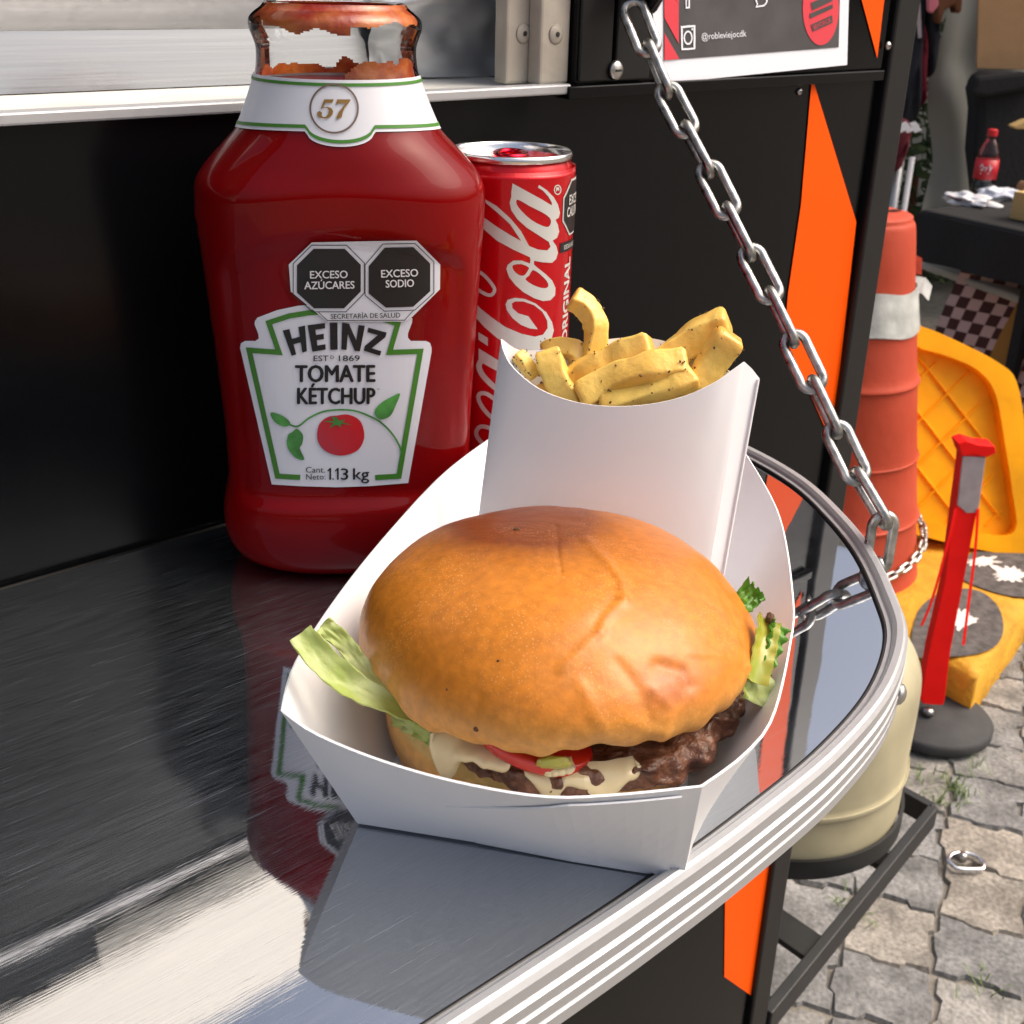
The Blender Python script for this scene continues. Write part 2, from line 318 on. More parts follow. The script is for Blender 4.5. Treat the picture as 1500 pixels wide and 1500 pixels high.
# ================================================================== GROUND
ZG = -1.2
ground = mk('ground', [(-60, -60, ZG), (60, -60, ZG), (60, 60, ZG), (-60, 60, ZG)], [(0, 1, 2, 3)], mat('joint_sand', (.17, .155, .13), .95, col2=(.24, .22, .19), vscale=30, bump=.004, bscale=120))
tag(ground, kind='structure')
def paver_mat():
    m = mat('paver_stone', (.3, .29, .27), .85, bump=.0035, bscale=70); n = m.node_tree; b = n.nodes['Principled BSDF']
    oi = n.nodes.new('ShaderNodeObjectInfo'); r = n.nodes.new('ShaderNodeValToRGB'); e = r.color_ramp.elements
    e[0].color = (.16, .16, .158, 1); e[1].color = (.25, .222, .185, 1); q = e.new(.45); q.color = (.21, .207, .20, 1); q = e.new(.75); q.color = (.25, .235, .21, 1)
    n.links.new(oi.outputs['Random'], r.inputs[0])
    tc = n.nodes.new('ShaderNodeTexCoord'); t = n.nodes.new('ShaderNodeTexNoise'); t.inputs['Scale'].default_value = 130; t.inputs['Detail'].default_value = 6
    va = n.nodes.new('ShaderNodeVectorMath'); va.operation = 'ADD'; n.links.new(tc.outputs['Object'], va.inputs[0]); n.links.new(oi.outputs['Location'], va.inputs[1]); n.links.new(va.outputs[0], t.inputs['Vector'])
    t3 = n.nodes.new('ShaderNodeTexNoise'); t3.inputs['Scale'].default_value = 14; n.links.new(va.outputs[0], t3.inputs['Vector'])
    mu = n.nodes.new('ShaderNodeMath'); mu.operation = 'MULTIPLY'; n.links.new(t.outputs['Fac'], mu.inputs[0]); n.links.new(t3.outputs['Fac'], mu.inputs[1])
    mr = n.nodes.new('ShaderNodeMapRange'); mr.inputs[1].default_value = .12; mr.inputs[2].default_value = .4; mr.inputs[3].default_value = .5; mr.inputs[4].default_value = 1.55; n.links.new(mu.outputs[0], mr.inputs[0])
    sc = n.nodes.new('ShaderNodeVectorMath'); sc.operation = 'SCALE'; n.links.new(r.outputs[0], sc.inputs[0]); n.links.new(mr.outputs[0], sc.inputs['Scale']); n.links.new(sc.outputs[0], b.inputs['Base Color'])
    return m
MT['paver'] = paver_mat()
CELL = .142
def paver_mesh(seed):
    rng = random.Random(seed); h = CELL/2-.003; pts = []
    prof = [(-1, -1), (-.45, -1.02), (-.3, -.86), (.3, -.86), (.45, -1.02)]     # one interlocking side, notch in the middle
    for k in range(4):
        c, s = (1, 0, -1, 0)[k], (0, 1, 0, -1)[k]; out = (k % 2)
        for (x, y) in prof:
            yy = y if not out else (-2-y if abs(y) < .95 else y)
            X, Y = x*c-yy*s, x*s+yy*c
            pts.append((X*h+rng.uniform(-.004, .004), Y*h+rng.uniform(-.004, .004)))
    n = len(pts); top = [(x*.955, y*.955, .0) for x, y in pts]; mid = [(x, y, -.008) for x, y in pts]; bot = [(x, y, -.03) for x, y in pts]
    V = bot+mid+top; Fc = []
    for a in (0, n):
        for k in range(n): l = (k+1) % n; Fc.append((a+k, a+l, a+n+l, a+n+k))
    Fc.append(tuple(2*n+k for k in range(n)))
    me = bpy.data.meshes.new('paver'); me.from_pydata(V, [], Fc); me.materials.append(MT['paver']); return me
PM = [paver_mesh(i) for i in range(6)]
ang = math.radians(28); ca, sa = math.cos(ang), math.sin(ang); cnt = 0
cells = []
for i in range(-30, 40):
    for j in range(-30, 30):
        x = 2.0+(i*ca-j*sa)*CELL; y = .5+(i*sa+j*ca)*CELL
        px = proj(Vector((x, y, ZG))) if (Vector((x, y, ZG))-C).dot(FWD) > .2 else (-9, -9)
        if 1080 < px[0] < 1760 and 640 < px[1] < 1660: cells.append(((Vector((x, y, ZG))-C).length, i, j, x, y))
cells.sort()
for k, (d, i, j, x, y) in enumerate(cells[:290]):
    o = bpy.data.objects.new('paver', PM[(i*7+j*3+k) % 6]); COL.objects.link(o); o.parent = ground
    o.location = (x, y, ZG+.009+random.uniform(-.0025, .0025)); o.rotation_euler = (random.uniform(-.02, .02), random.uniform(-.02, .02), ang + (math.pi/2 if (i+j) % 2 else 0)+random.uniform(-.03, .03))
# grass in the joints
gv, gf = [], []
for (gx, gy) in [(onz(x, y, ZG).x, onz(x, y, ZG).y) for x, y in ((1345, 1150), (1390, 1165), (1410, 1175), (1375, 1185), (1425, 1130), (1260, 1350), (1230, 1335), (1440, 1460), (1355, 1180), (1400, 1160))]:
    for k in range(18):
        a = random.uniform(0, 6.28); r = abs(random.gauss(0, .022)); x, y = gx+r*math.cos(a)*1.6, gy+r*math.sin(a); b = random.uniform(0, 6.28); l = random.uniform(.008, .03); hh = random.uniform(.006, .024)
        n0 = len(gv); wv = Vector((-math.sin(b), math.cos(b), 0))*.0011; p = Vector((x, y, ZG+.012)); q = p+Vector((math.cos(b)*l*.5, math.sin(b)*l*.5, hh*.8)); t = p+Vector((math.cos(b)*l, math.sin(b)*l, hh))
        gv += [p-wv, p+wv, q+wv, q-wv, t]; gf += [(n0, n0+1, n0+2, n0+3), (n0+3, n0+2, n0+4)]
tag(mk('grass', gv, gf, 'grass', ground), kind='stuff')

# ================================================================== FOOD TRUCK
truck = thing('food_truck', 'glossy black food truck side with orange vinyl flashes and steel serving window', 'truck', (.2, .9, ZG))
XL = -2.2; ZS = .191                                   # left end, window sill height
box('lower_panel', (XL, 0, -.72), (.745, .03, ZS-.004), 'black', truck)
box('upper_panel', (.462, -.003, ZS+.001), (.745, .03, 1.1), 'black', truck, .001)
box('panel_flange', (.455, -.0055, ZS-.006), (.7455, -.0005, ZS+.0005), 'black', truck, .0008)
box('corner_post', (.7495, -.006, -.74), (.776, .05, 1.15), 'post', truck, .002)
box('corner_backing', (.744, .012, -.74), (.751, .05, 1.15), 'dark', truck)
box('end_panel', (.752, .052, -.72), (.772, 1.75, 1.1), 'black', truck)
box('header_panel', (XL, 0, .86), (.4615, .03, 1.1), 'black', truck)
box('back_panel', (XL, 1.72, -.72), (.75, 1.75, 1.1), 'inner', truck)
box('left_panel', (XL-.02, 0, -.72), (XL-.001, 1.75, 1.1), 'inner', truck)
box('floor_pan', (XL, .031, -.75), (.75, 1.719, -.721), 'dark', truck)
# unseen roof; opening added so the shelf mirrors bright sky
for lo, hi in (((XL-.02, -.01, 1.101), (-.7, 1.76, 1.13)), ((-.699, -.01, 1.101), (.78, .34, 1.13)), ((-.699, .951, 1.101), (.78, 1.76, 1.13)), ((.772, .341, 1.101), (.78, .95, 1.13))):
    box('roof_panel', lo, hi, 'inner', truck)
MT['reflw'] = mat('white_reflector', (.80, .77, .70), .6, var=.04, vscale=4)
mk('added_reflector', *bar((.16, .955, 1.135), (.16, .955+.42, 1.135+.72), 1.72, .02, Vector((0, 1, 0))), 'reflw', truck, bevel=.004)  # unseen white panel added above the roof to brighten the shelf's reflection
box('extractor_hood', (-.8, .34, .50), (.262, .80, .56), 'dark', truck, .004)
# window: sill, ledge, brushed backsplash, rolled counter edge, two jamb posts
box('window_sill', (XL, -.004, ZS-.0035), (.458, .006, ZS+.0015), 'alu', truck, .001)
box('window_ledge', (XL, .0062, ZS-.012), (.4612, .105, ZS), 'sill', truck)
mk('backsplash', [(XL, .074, ZS+.0005), (.40, .074, ZS+.0005), (.40, .079, .217), (XL, .079, .217)], [(0, 1, 2, 3)], 'steel_in', truck)
mk('counter_edge', *tube([(XL, .087, .2215), (.40, .087, .2215)], .0095, 20), 'alu', truck, True)
box('inner_counter', (XL, .088, .222), (.40, .6, .2305), 'steel_in', truck)
# crumpled foil at the counter end
fv, ff = [], []
for i in range(26):
    for j in range(18):
        u, v = i/25, j/17
        n3 = noise.noise(Vector((u*2.5, v*2, 3)))*.014 + abs(noise.noise(Vector((u*4, v*4, 7))))*.008
        fv.append((.385+u*.085, .072+n3*.45-.016*u, ZS+.001+v*.05))
for i in range(25):
    for j in range(17): ff.append((i*18+j, (i+1)*18+j, (i+1)*18+j+1, i*18+j+1))
MT['foil'] = mat('crumpled_film', (.62, .63, .64), .3, .6)
mk('window_film', fv, ff, 'foil', truck, True)
for k, (x0, x1, y0) in enumerate(((ony(742, 70, .012).x, ony(789, 70, .012).x, .012), (ony(792, 60, .002).x, .4612, .002))):
    j = box('window_jamb', (x0, y0, ZS+.0012), (x1, y0+.010, .86), 'cream', truck, .0015)
    rv = mk('rivet', *revolve([(0, .0014), (.0022, .0012), (.0042, .0005), (.005, 0)], (0, 0, 0), 16), 'cream', j, True)
    rv.matrix_parent_inverse = Matrix(); rv.matrix_basis = Matrix.Translation(((x0+x1)/2, y0-.0002, .2165)) @ Matrix.Rotation(math.pi/2, 4, 'X')
    rv2 = mk('rivet_hole', *revolve([(0, .0017), (.0013, .0016), (.0013, .001)], (0, 0, 0), 12), 'dark', j)
    rv2.matrix_basis = Matrix.Translation(((x0+x1)/2, y0-.0002, .2165)) @ Matrix.Rotation(math.pi/2, 4, 'X')
# strip beside the jamb carrying the chain bracket
box('bracket_strip', (.4625, -.0052, ZS+.0025), (.486, -.0031, .86), 'post', truck, .0008)
box('bracket_strip', (.488, -.0062, ZS+.0025), (.5145, -.0031, .86), 'post', truck, .0008)
def screw(x, z, y, r=.0052):
    o = mk('screw', *revolve([(0, .0022), (r*.5, .002), (r*.85, .0012), (r, 0)], (0, 0, 0), 18), 'screw', truck, True)
    o.matrix_parent_inverse = truck.matrix_basis.inverted(); o.matrix_basis = Matrix.Translation((x, y, z)) @ Matrix.Rotation(math.pi/2, 4, 'X')
    s = box('screw_slot', (-r*.45, -.0006, .0019), (r*.45, .0006, .0024), 'dark', o)
sp = ony(902, 103, -.0062); screw(sp.x, sp.z, -.0062)
sp = ony(1300, 67, -.006); screw(sp.x, sp.z, -.006, .0028)
sp = ony(1001, 131, 0); screw(sp.x, sp.z, 0, .0024)
sp = ony(1170, 134, 0); screw(sp.x, sp.z, 0, .0024)
ha = ony(940, 4, -.012)
mk('chain_bracket', *join(bar((ha.x-.006, -.0062, ha.z+.012), (ha.x-.006, -.03, ha.z+.012), .026, .006), tube([(ha.x-.006, -.026, ha.z+.012+.0), (ha.x-.004, -.028, ha.z+.004), (ha.x, -.02, ha.z-.002), (ha.x+.004, -.012, ha.z+.004)], .003, 8)), 'post', truck)
# orange flashes
def wall_decal(name, pts, y, m, par_): return decal(name, [[(ony(a, b, 0).x, ony(a, b, 0).z) for a, b in pts]], lambda u, v: Vector((u, y, v)), m, par_)
wall_decal('orange_flash', [(1188, 112), (1253, 325), (1217, 648), (1148, 492), (1153, 430), (1172, 300)], -.0008, 'orange', truck)
decal('orange_flash', [[(.7368, .1989), (.7354, .2343), (.7425, .34), (.7425, .72), (.708, .72), (.708, .2372)]], lambda u, v: Vector((u, -.0038, v)), 'orange', truck)
wall_decal('orange_flash', [(1062, 1250), (1118, 1235), (1147, 1262), (1121, 1473), (1060, 1430)], -.0008, 'orange', truck)
# gas rack on the drawbar end
RZ = -.70
rk = [bar((.78, -.002, RZ), (1.20, .068, RZ), .012, .03), bar((1.20, .068, RZ), (1.20, .40, RZ), .012, .03), bar((.78, .40, RZ), (1.20, .40, RZ), .012, .03),
      bar((.90, .02, RZ-.002), (.90, .40, RZ-.002), .04, .008), bar((1.08, .05, RZ-.002), (1.08, .40, RZ-.002), .03, .008), bar((.782, .0, RZ-.02), (.782, .40, RZ-.02), .02, .02)]
for g in rk: mk('rack_bar', *g, 'rack', truck, bevel=.0015)
mk('rack_upright', *bar((.787, .022, RZ-.02), (.787, .022, -.40), .016, .03, Vector((1, 0, 0))), 'rack', truck, bevel=.0015)
CC = Vector((1.05, .205, 0)); CR = .15
mk('cylinder_strap', *loft([[CC+Vector((math.cos(a)*(CR+.004+.0), math.sin(a)*(CR+.004), z)) for a in [2*math.pi*k/64 for k in range(64)]] for z in (-.675, -.650)], False, False), 'rack', truck, True, solid=.004)
box('cream_bracket', (.79, .10, -.30), (.86, .13, -.13), 'cyl', truck, .004)
# ---- poster
poster = thing('poster', 'white bordered dark poster with pink stripes and round burger badge on the black panel', 'poster', (.61, -.004, ZS))
def pz(a, b, y): p = ony(a, b, -.003); return Vector((p.x, y, p.z))
def pfn(y): return lambda u, v: pz(u, v, y)
decal('sheet', [[(950, -60), (960, 123), (1239, 95), (1243, -60)]], pfn(-.0040), 'posterw', poster)
decal('printed_field', [[(969, -60), (970, 88), (1226, 69), (1229, -60)]], pfn(-.0044), 'print_bg', poster)
for q in ([(969, -30), (970, 26), (991, 64), (991, 8)], [(970, 48), (970, 88), (992, 86)], [(978, -20), (991, 8), (991, -40)]): decal('pink_stripe', [q], pfn(-.0047), 'print_red', poster)
bd = decal('burger_badge', [circle2((1199, 12), 26.5, 54)], pfn(-.0047), 'print_red', poster)
for k, q in enumerate(([(1184, 4), (1215, -9), (1216, 1), (1186, 15)], [(1182, 20), (1216, 6), (1216, 12), (1183, 27)], [(1184, 36), (1215, 22), (1216, 33), (1187, 46)], [(1183, -6), (1190, -22), (1207, -28), (1215, -14)])):
    decal('badge_line', [q], pfn(-.0050), 'print_bg', bd)
text_on('badge_lettering', 'SEVORCK', (1188, 43), (1214, 31), 6, pfn(-.0053), 'print_red', bd, .01)
ic = decal('camera_icon', [sm2([(995, 38), (1013, 36.5), (1015, 40), (1015, 68), (1013, 72), (997, 73), (994.5, 70), (994, 41)], 2), sm2([(997.5, 41), (1011, 39.8), (1012.3, 42), (1012.3, 67), (1011, 69.5), (998.5, 70.3), (997, 68), (996.7, 43)], 2)], pfn(-.0048), 'posterw', poster)
decal('icon_ring', [circle2((1004.5, 55), 6.6, 10.5), circle2((1004.5, 55), 4.6, 7.8)], pfn(-.0048), 'posterw', ic)
decal('icon_dot', [circle2((1010.6, 42.6), 1.2, 1.7, 12)], pfn(-.0048), 'posterw', ic)
text_on('handle_lettering', '@robleviejocdk', (1024.5, 58), (1090, 53), 9.5, pfn(-.0048), 'posterw', poster, 0)
decal('chat_icon', [sm2([(1103, 11), (1105, 6), (1102, -4), (1110, -12), (1119, -6), (1121, 2), (1116, 9), (1109, 10)], 2), sm2([(1105.3, 8.5), (1107, 5.5), (1104.5, -3), (1110.5, -9.5), (1117, -4.5), (1118.5, 2), (1115, 6.7), (1109, 7.7)], 2)], pfn(-.0048), 'posterw', poster)
decal('letter_f_icon', [[(1000, -20), (1007, -20), (1007, 12), (1001, 12.5)], [(1002, -18), (1005, -18), (1005, 9.5), (1002.6, 10)]], pfn(-.0048), 'posterw', poster)
# ---- printed sheet on the counter inside the window
rs = thing('printed_notice', 'small white printed paper lying at the counter edge behind the bottle neck', 'paper', (.34, .09, .232))
p0, p1 = ony(388, 2, .088), ony(608, 6, .088)
mk('sheet', [Vector((p0.x, .0785, .2325)), Vector((p1.x, .0785, .2325)), Vector((p1.x+.01, .16, .2325)), Vector((p0.x+.01, .16, .2325)), Vector((p0.x, .0760, .2275)), Vector((p1.x, .0760, .2275))], [(0, 1, 2, 3), (4, 5, 1, 0)], 'paper', rs, solid=.0003)

# ================================================================== SERVING SHELF
shelf = thing('serving_shelf', 'polished steel fold-down shelf with rounded end and ribbed aluminium edge', 'shelf', (.1, -.15, -.02))
edge = [(.5255, -.0045), (.5235, -.05), (.519, -.100), (.506, -.1465), (.484, -.186), (.460, -.219), (.430, -.2500), (.402, -.2735), (.361, -.2925), (.314, -.3035), (.267, -.3085), (.223, -.311), (.15, -.3120), (-.1, -.3120), (-.9, -.3120)]
ed = [Vector((p.x, p.y, 0)) for p in spline([(*e, 0) for e in edge], 8)]
def offs(pl, d):
    out = []
    for i, p in enumerate(pl):
        a = pl[max(0, i-1)]; b = pl[min(len(pl)-1, i+1)]; t = (b-a).normalized(); out.append(p+Vector((t.y, -t.x, 0))*d)   # +d = outwards is negative side
    return out
sgn = 1 if (offs(ed, .01)[60]-Vector((.1, 0, 0))).length > (ed[60]-Vector((.1, 0, 0))).length else -1
inner = offs(ed, -.0078*sgn)
top = [Vector((p.x, p.y, 0)) for p in inner]
top[0].y = -.0045
nI = len(top)
def prism(loop, z0, z1): return loft([[Vector((p[0], p[1], z)) for p in loop] for z in (z0, z1)])
mk('steel_sheet', *prism([(p.x, p.y) for p in top]+[(-.9, -.0045)], -.018, 0), 'steel', shelf)
# trim profile swept along the edge: (outward offset, z)
prof = [(-.0132, .0003), (-.0128, .0012), (-.0105, .0015), (-.0098, .0012), (-.0092, .0030), (-.0070, .0044), (-.0030, .0048), (-.0008, .0040), (.0004, .0022), (.0004, -.0020), (-.0008, -.0030), (.0008, -.0042), (.0008, -.0078), (-.0006, -.0088), (.0008, -.0100), (.0008, -.0136), (-.0006, -.0146), (.0006, -.0158), (.0006, -.0200), (-.0010, -.0222), (-.0040, -.0222), (-.0130, -.0222)]
prof = [((d*.6 if d < -.0015 else d), z) for d, z in prof]
rows = [offs(ed, d*sgn) for d, z in prof]
V = [Vector((rows[k][i].x, min(rows[k][i].y, -.0045), prof[k][1])) for i in range(len(ed)) for k in range(len(prof))]; n = len(prof)
trim = mk('edge_trim', V, [(i*n+k, i*n+k+1, (i+1)*n+k+1, (i+1)*n+k) for i in range(len(ed)-1) for k in range(n-1)], 'alu', shelf)
seal = mk('trim_seal', *tube([p+Vector((0, 0, .0004)) for p in offs(ed, -.0084*sgn)], .0009, 6), 'post', shelf, True)
# rivet on the trim
d0 = min(range(len(ed)), key=lambda i: abs(proj(ed[i]+Vector((0, 0, -.012)))[0]-1306)+abs(proj(ed[i]+Vector((0, 0, -.012)))[1]-1020))
tt = (ed[d0+1]-ed[d0-1]).normalized(); on = Vector((tt.y, -tt.x, 0))*sgn
rv = mk('trim_rivet', *revolve([(0, .003), (.002, .0027), (.004, .0014), (.0046, 0)], (0, 0, 0), 16), 'screw', shelf, True)
rv.matrix_basis = Matrix.Translation(ed[d0]+on*.0006+Vector((0, 0, -.0115))) @ on.to_track_quat('Z', 'Y').to_matrix().to_4x4()
mk('hinge', *tube([(-.9, -.0022, -.004), (.50, -.0022, -.004)], .0018, 8), 'screw', shelf)
mk('support_rail', *join(boxg((-.9, -.26, -.04), (.40, -.235, -.0185)), boxg((-.9, -.06, -.04), (.47, -.035, -.0185))), 'rack', shelf)

# ================================================================== CHAINS
def link_geo(L, wd, r, seg=8):
    a = L/2-wd/2; pts = []
    for k in range(13): t = -math.pi/2+math.pi*k/12; pts.append((a+math.cos(t)*(wd/2-r), math.sin(t)*(wd/2-r), 0))
    for k in range(13): t = math.pi/2+math.pi*k/12; pts.append((-a+math.cos(t)*(wd/2-r), math.sin(t)*(wd/2-r), 0))
    return tube(pts, r, seg, True)
def chain(root, path, L, wd, r, m, twist=.6):
    """links placed along a 3-D path at constant pitch"""
    pitch = L-4*r; cum = [0]
    for a, b in zip(path, path[1:]): cum.append(cum[-1]+(b-a).length)
    def at(s):
        for i in range(len(path)-1):
            if s <= cum[i+1]: return path[i].lerp(path[i+1], (s-cum[i])/(cum[i+1]-cum[i]))
        return path[-1]
    n = int(round(cum[-1]/pitch)); me = None
    for k in range(n):
        s0 = cum[-1]*k/n; s1 = cum[-1]*(k+1)/n; A, B = at(s0), at(s1); d = (B-A).normalized()
        if me is None:
            o = mk('link', *link_geo(L, wd, r), m, root, True); me = o.data
        else:
            o = bpy.data.objects.new('link', me); COL.objects.link(o); par(o, root)
        X = d; Y = up0.cross(X).normalized(); Z = X.cross(Y); R3 = Matrix((X, Y, Z)).transposed().to_4x4()
        o.matrix_basis = Matrix.Translation((A+B)/2) @ R3 @ Matrix.Rotation(twist + (math.pi/2 if k % 2 else 0)+random.uniform(-.12, .12), 4, 'X')
sc = thing('shelf_chain', 'galvanised steel chain holding up the folding shelf from the truck wall', 'chain', (.49, -.1, .1))
ctop = ony(926, 10, -.018)
k_ = min(range(len(ed)), key=lambda i: (ed[i]-onz(1288, 800, .004)).length); to_ = (ed[k_+1]-ed[k_-1]).normalized(); cbot = ed[k_]+Vector((to_.y, -to_.x, 0))*sgn*.0045+up0*.016; cend = cbot-up0*.024
way = [ctop]+[None]*0
pxs = [(975, 130), (1030, 235), (1080, 335), (1128, 430), (1172, 520), (1215, 610), (1252, 690)]
for i, (a, b) in enumerate(pxs):
    # the chain hangs in the upright plane through both its ends
    Nn = (cbot-ctop).cross(up0).normalized(); way.append(onp(a, b, ctop, Nn))
way += [cbot, cend]
chain(sc, spline(way, 6), .0345, .0156, .0024, 'zinc')
mk('eye_bolt', *tube([cend+Vector((0, 0, .004)), cend+Vector((.003, -.002, -.002)), cend+Vector((.001, -.001, -.008)), cend+Vector((-.004, .003, -.009))], .0024, 8), 'zinc', sc, True)

# ================================================================== KETCHUP BOTTLE
BC = Vector((.2728, -.058, 0))+Vector((.843, -.537, 0))*.0042; vd = Vector((.537, .843, 0)); EX = Vector((.843, -.537, 0)); FR = -vd
bott = thing('ketchup_bottle', 'large clear ketchup bottle without cap, dark red contents and keystone label', 'bottle', BC)
bp = [  # z, half width, half depth, exponent
 (.0000, .040, .026, 2.4), (.0012, .046, .031, 2.4), (.006, .0525, .0365, 2.5), (.014, .0562, .039, 2.6), (.024, .0570, .0395, 2.7), (.032, .0556, .0385, 2.7), (.040, .0538, .0370, 2.7), (.052, .0532, .0365, 2.8),
 (.080, .0540, .0370, 2.9), (.110, .0556, .0375, 2.9), (.135, .0572, .0388, 2.8), (.150, .0583, .0398, 2.7), (.160, .0586, .0402, 2.6), (.166, .0580, .0402, 2.5), (.172, .0545, .0392, 2.35), (.180, .0470, .0378, 2.2), (.1855, .0415, .0364, 2.08), (.189, .0392, .0355, 2.0), (.200, .0345, .0332, 2.0), (.2075, .0320, .0318, 2.0),
 (.213, .0312, .0312, 2), (.218, .0312, .0312, 2), (.222, .0322, .0322, 2), (.226, .0334, .0334, 2), (.2295, .0332, .0332, 2), (.2320, .0315, .0315, 2), (.2345, .0285, .0285, 2), (.2365, .0272, .0272, 2)]
bp = [((z if z < .21 else .21+(z-.21)*.86), a, b, n) for z, a, b, n in bp]; LIPZ = bp[-1][0]
def bparam(z):
    if z <= bp[0][0]: return bp[0][1:]
    for i in range(len(bp)-1):
        if z <= bp[i+1][0]:
            t = (z-bp[i][0])/(bp[i+1][0]-bp[i][0])
            def cr(k):
                p0 = bp[max(0, i-1)][k]; p1 = bp[i][k]; p2 = bp[i+1][k]; p3 = bp[min(len(bp)-1, i+2)][k]
                h0 = bp[i+1][0]-bp[i][0]; m1 = (p2-p0)/(bp[i+1][0]-bp[max(0, i-1)][0])*h0; m2 = (p3-p1)/(bp[min(len(bp)-1, i+2)][0]-bp[i][0])*h0
                return (2*t**3-3*t*t+1)*p1+(t**3-2*t*t+t)*m1+(-2*t**3+3*t*t)*p2+(t**3-t*t)*m2
            return cr(1), cr(2), cr(3)
    return bp[-1][1:]
def recess(u, z):     # label panel sunk below an arched shoulder line
    arch = .151-(abs(u)/.046)**2*.012
    return .0024*sst(arch+.004, arch-.006, z)*sst(.034, .040, z)*sst(.052, .044, abs(u))
def bsurf(u, z, off=0):
    a, b, n = bparam(z); t = min(.9999, abs(u)/a); d = b*(1-t**n)**(1/n) - recess(u, z)
    return BC + EX*u + FR*(d+off) + up0*z
def bring(z, off=0, seg=128):
    a, b, n = bparam(z); out = []
    for k in range(seg):
        th = 2*math.pi*k/seg; c, s = math.cos(th), math.sin(th)
        u = (a+off)*math.copysign(abs(c)**(2/n), c); d = (b+off)*math.copysign(abs(s)**(2/n), s)
        if d > 0: d -= recess(u, z)
        if .035 < z < .17 and abs(c) > .8: u += math.copysign(.0007*noise.noise(Vector((z*120, c*3, 0)))*sst(.8, .95, abs(c)), u)
        out.append(BC + EX*u + FR*d + up0*z)
    return out
ZK = .205
zs = [0+.0004*k for k in range(4)]+[.002+.002*k for k in range(int(.203/.002)+1)]
mk('contents', *loft([bring(z) for z in zs if z <= ZK]), 'ketchup', bott, True)
zn = [ZK+.0008*k for k in range(int((LIPZ-ZK)/.0008)+1)]
mk('neck', *loft([bring(z) for z in zn], False, False), 'glass', bott, True)
mk('lip', *loft([bring(LIPZ, 0), bring(LIPZ+.0003, -.0012), bring(LIPZ-.0003, -.0022)], False, False), 'glass', bott, True)
# dried ketchup inside the neck: uneven patches
def smear(name, test):
    V = []; Fc = []; seg = 160; idx = {}
    zz = [ZK+.0006*k for k in range(int((LIPZ+.0001-ZK)/.0006)+1)]
    rings = [bring(z, -.0016, seg) for z in zz]
    for i in range(len(zz)-1):
        for k in range(seg):
            th = 2*math.pi*(k+.5)/seg
            if test(th, zz[i]):
                q = []
                for (a, b) in ((i, k), (i, (k+1) % seg), (i+1, (k+1) % seg), (i+1, k)):
                    if (a, b) not in idx: idx[(a, b)] = len(V); V.append(rings[a][b])
                    q.append(idx[(a, b)])
                Fc.append(tuple(q))
    return mk(name, V, Fc, 'smear', bott, True)
# th: 0 = right (EX), 90deg = front, 180 = left
def nzz(th, z, s=1, o=0): return noise.noise(Vector((math.cos(th)*3*s+o, math.sin(th)*3*s, z*180*s)))
smear('smear', lambda th, z: z > .2262-.001*math.sin(th+.6)+.0032*nzz(th, z, 1.2)-(.0025 if 1.4 < th < 2.6 else 0))
smear('smear', lambda th, z: .15 < th < 1.5 and z < .2135+.003*nzz(th, z, 1.6, 5)-.0028*(th-.7)**2*2)
smear('smear', lambda th, z: 2.75 < th < 3.0 and .209 < z < .2165+.001*nzz(th, z, 2))
smear('smear', lambda th, z: 3.4 < th < 6.1 and z < .2085+.004*nzz(th, z, 1.3, 9))
# neck band label
def zband(th):
    u = math.cos(th)*.0375; return .1868+.0024*math.sin(th)-.0052*max(0, 1-(u/.0118)**2)**.5*(1 if math.sin(th) > 0 else 0)
def strip(name, f0, f1, off, m, parent, nz=10, seg=240):
    V = []
    for j in range(nz+1):
        for k in range(seg):
            th = 2*math.pi*k/seg; z = f0(th)+(f1(th)-f0(th))*j/nz; a, b, n = bparam(z)
            V.append(BC+EX*((a+off)*math.cos(th))+FR*((b+off)*math.sin(th))+up0*z)
    return mk(name, V, [(j*seg+k, j*seg+(k+1) % seg, (j+1)*seg+(k+1) % seg, (j+1)*seg+k) for j in range(nz) for k in range(seg)], m, parent, True)
nb = strip('neck_label', zband, lambda th: .2072, .0005, 'label', bott)
strip('green_line', lambda th: zband(th)+.0012, lambda th: zband(th)+.0024, .0008, 'green', nb, 2)
strip('green_line', lambda th: .2050, lambda th: .2061, .0008, 'green', nb, 2)
def px2b(x, y):                                   # pixel -> (u, z) on the bottle front
    d = .037
    for _ in range(6):
        P = onp(x, y, BC+FR*d, FR); u = (P-BC).dot(EX); z = P.z; a, b, n = bparam(z); t = min(.999, abs(u)/a); d = b*(1-t**n)**(1/n)-recess(u, z)
    return u, z
def bfn(off): return lambda x, y: bsurf(*px2b(x, y), off)
c4 = lambda L: [(430+x/11.54, 100+y/11.54) for x, y in L]
c5 = lambda L: [(340+x/5, 440+y/5) for x, y in L]
c1 = lambda L: [(250+x/3, y/3) for x, y in L]
decal('ring_57', [circle2(c4([(685, 675)])[0], 36.3, 36.8, 64), circle2(c4([(685, 675)])[0], 33.6, 34.0, 64)], bfn(.0010), 'brownink', nb, 8)
decal('figure_57', [sm2(c4([(515, 520), (685, 520), (650, 580), (540, 580), (500, 650), (570, 645), (640, 670), (670, 720), (655, 780), (600, 830), (520, 845), (440, 830), (395, 780), (400, 740), (440, 715), (480, 745), (475, 790), (500, 820), (550, 815), (585, 770), (595, 710), (570, 665), (520, 660), (460, 680)]), 1)], bfn(.0010), 'gold', nb)
decal('figure_57', [c4([(735, 520), (970, 522), (940, 570), (860, 670), (830, 740), (815, 820), (730, 860), (725, 820), (760, 740), (830, 650), (880, 590), (790, 585), (755, 590), (735, 610), (718, 600)])], bfn(.0010), 'gold', nb)
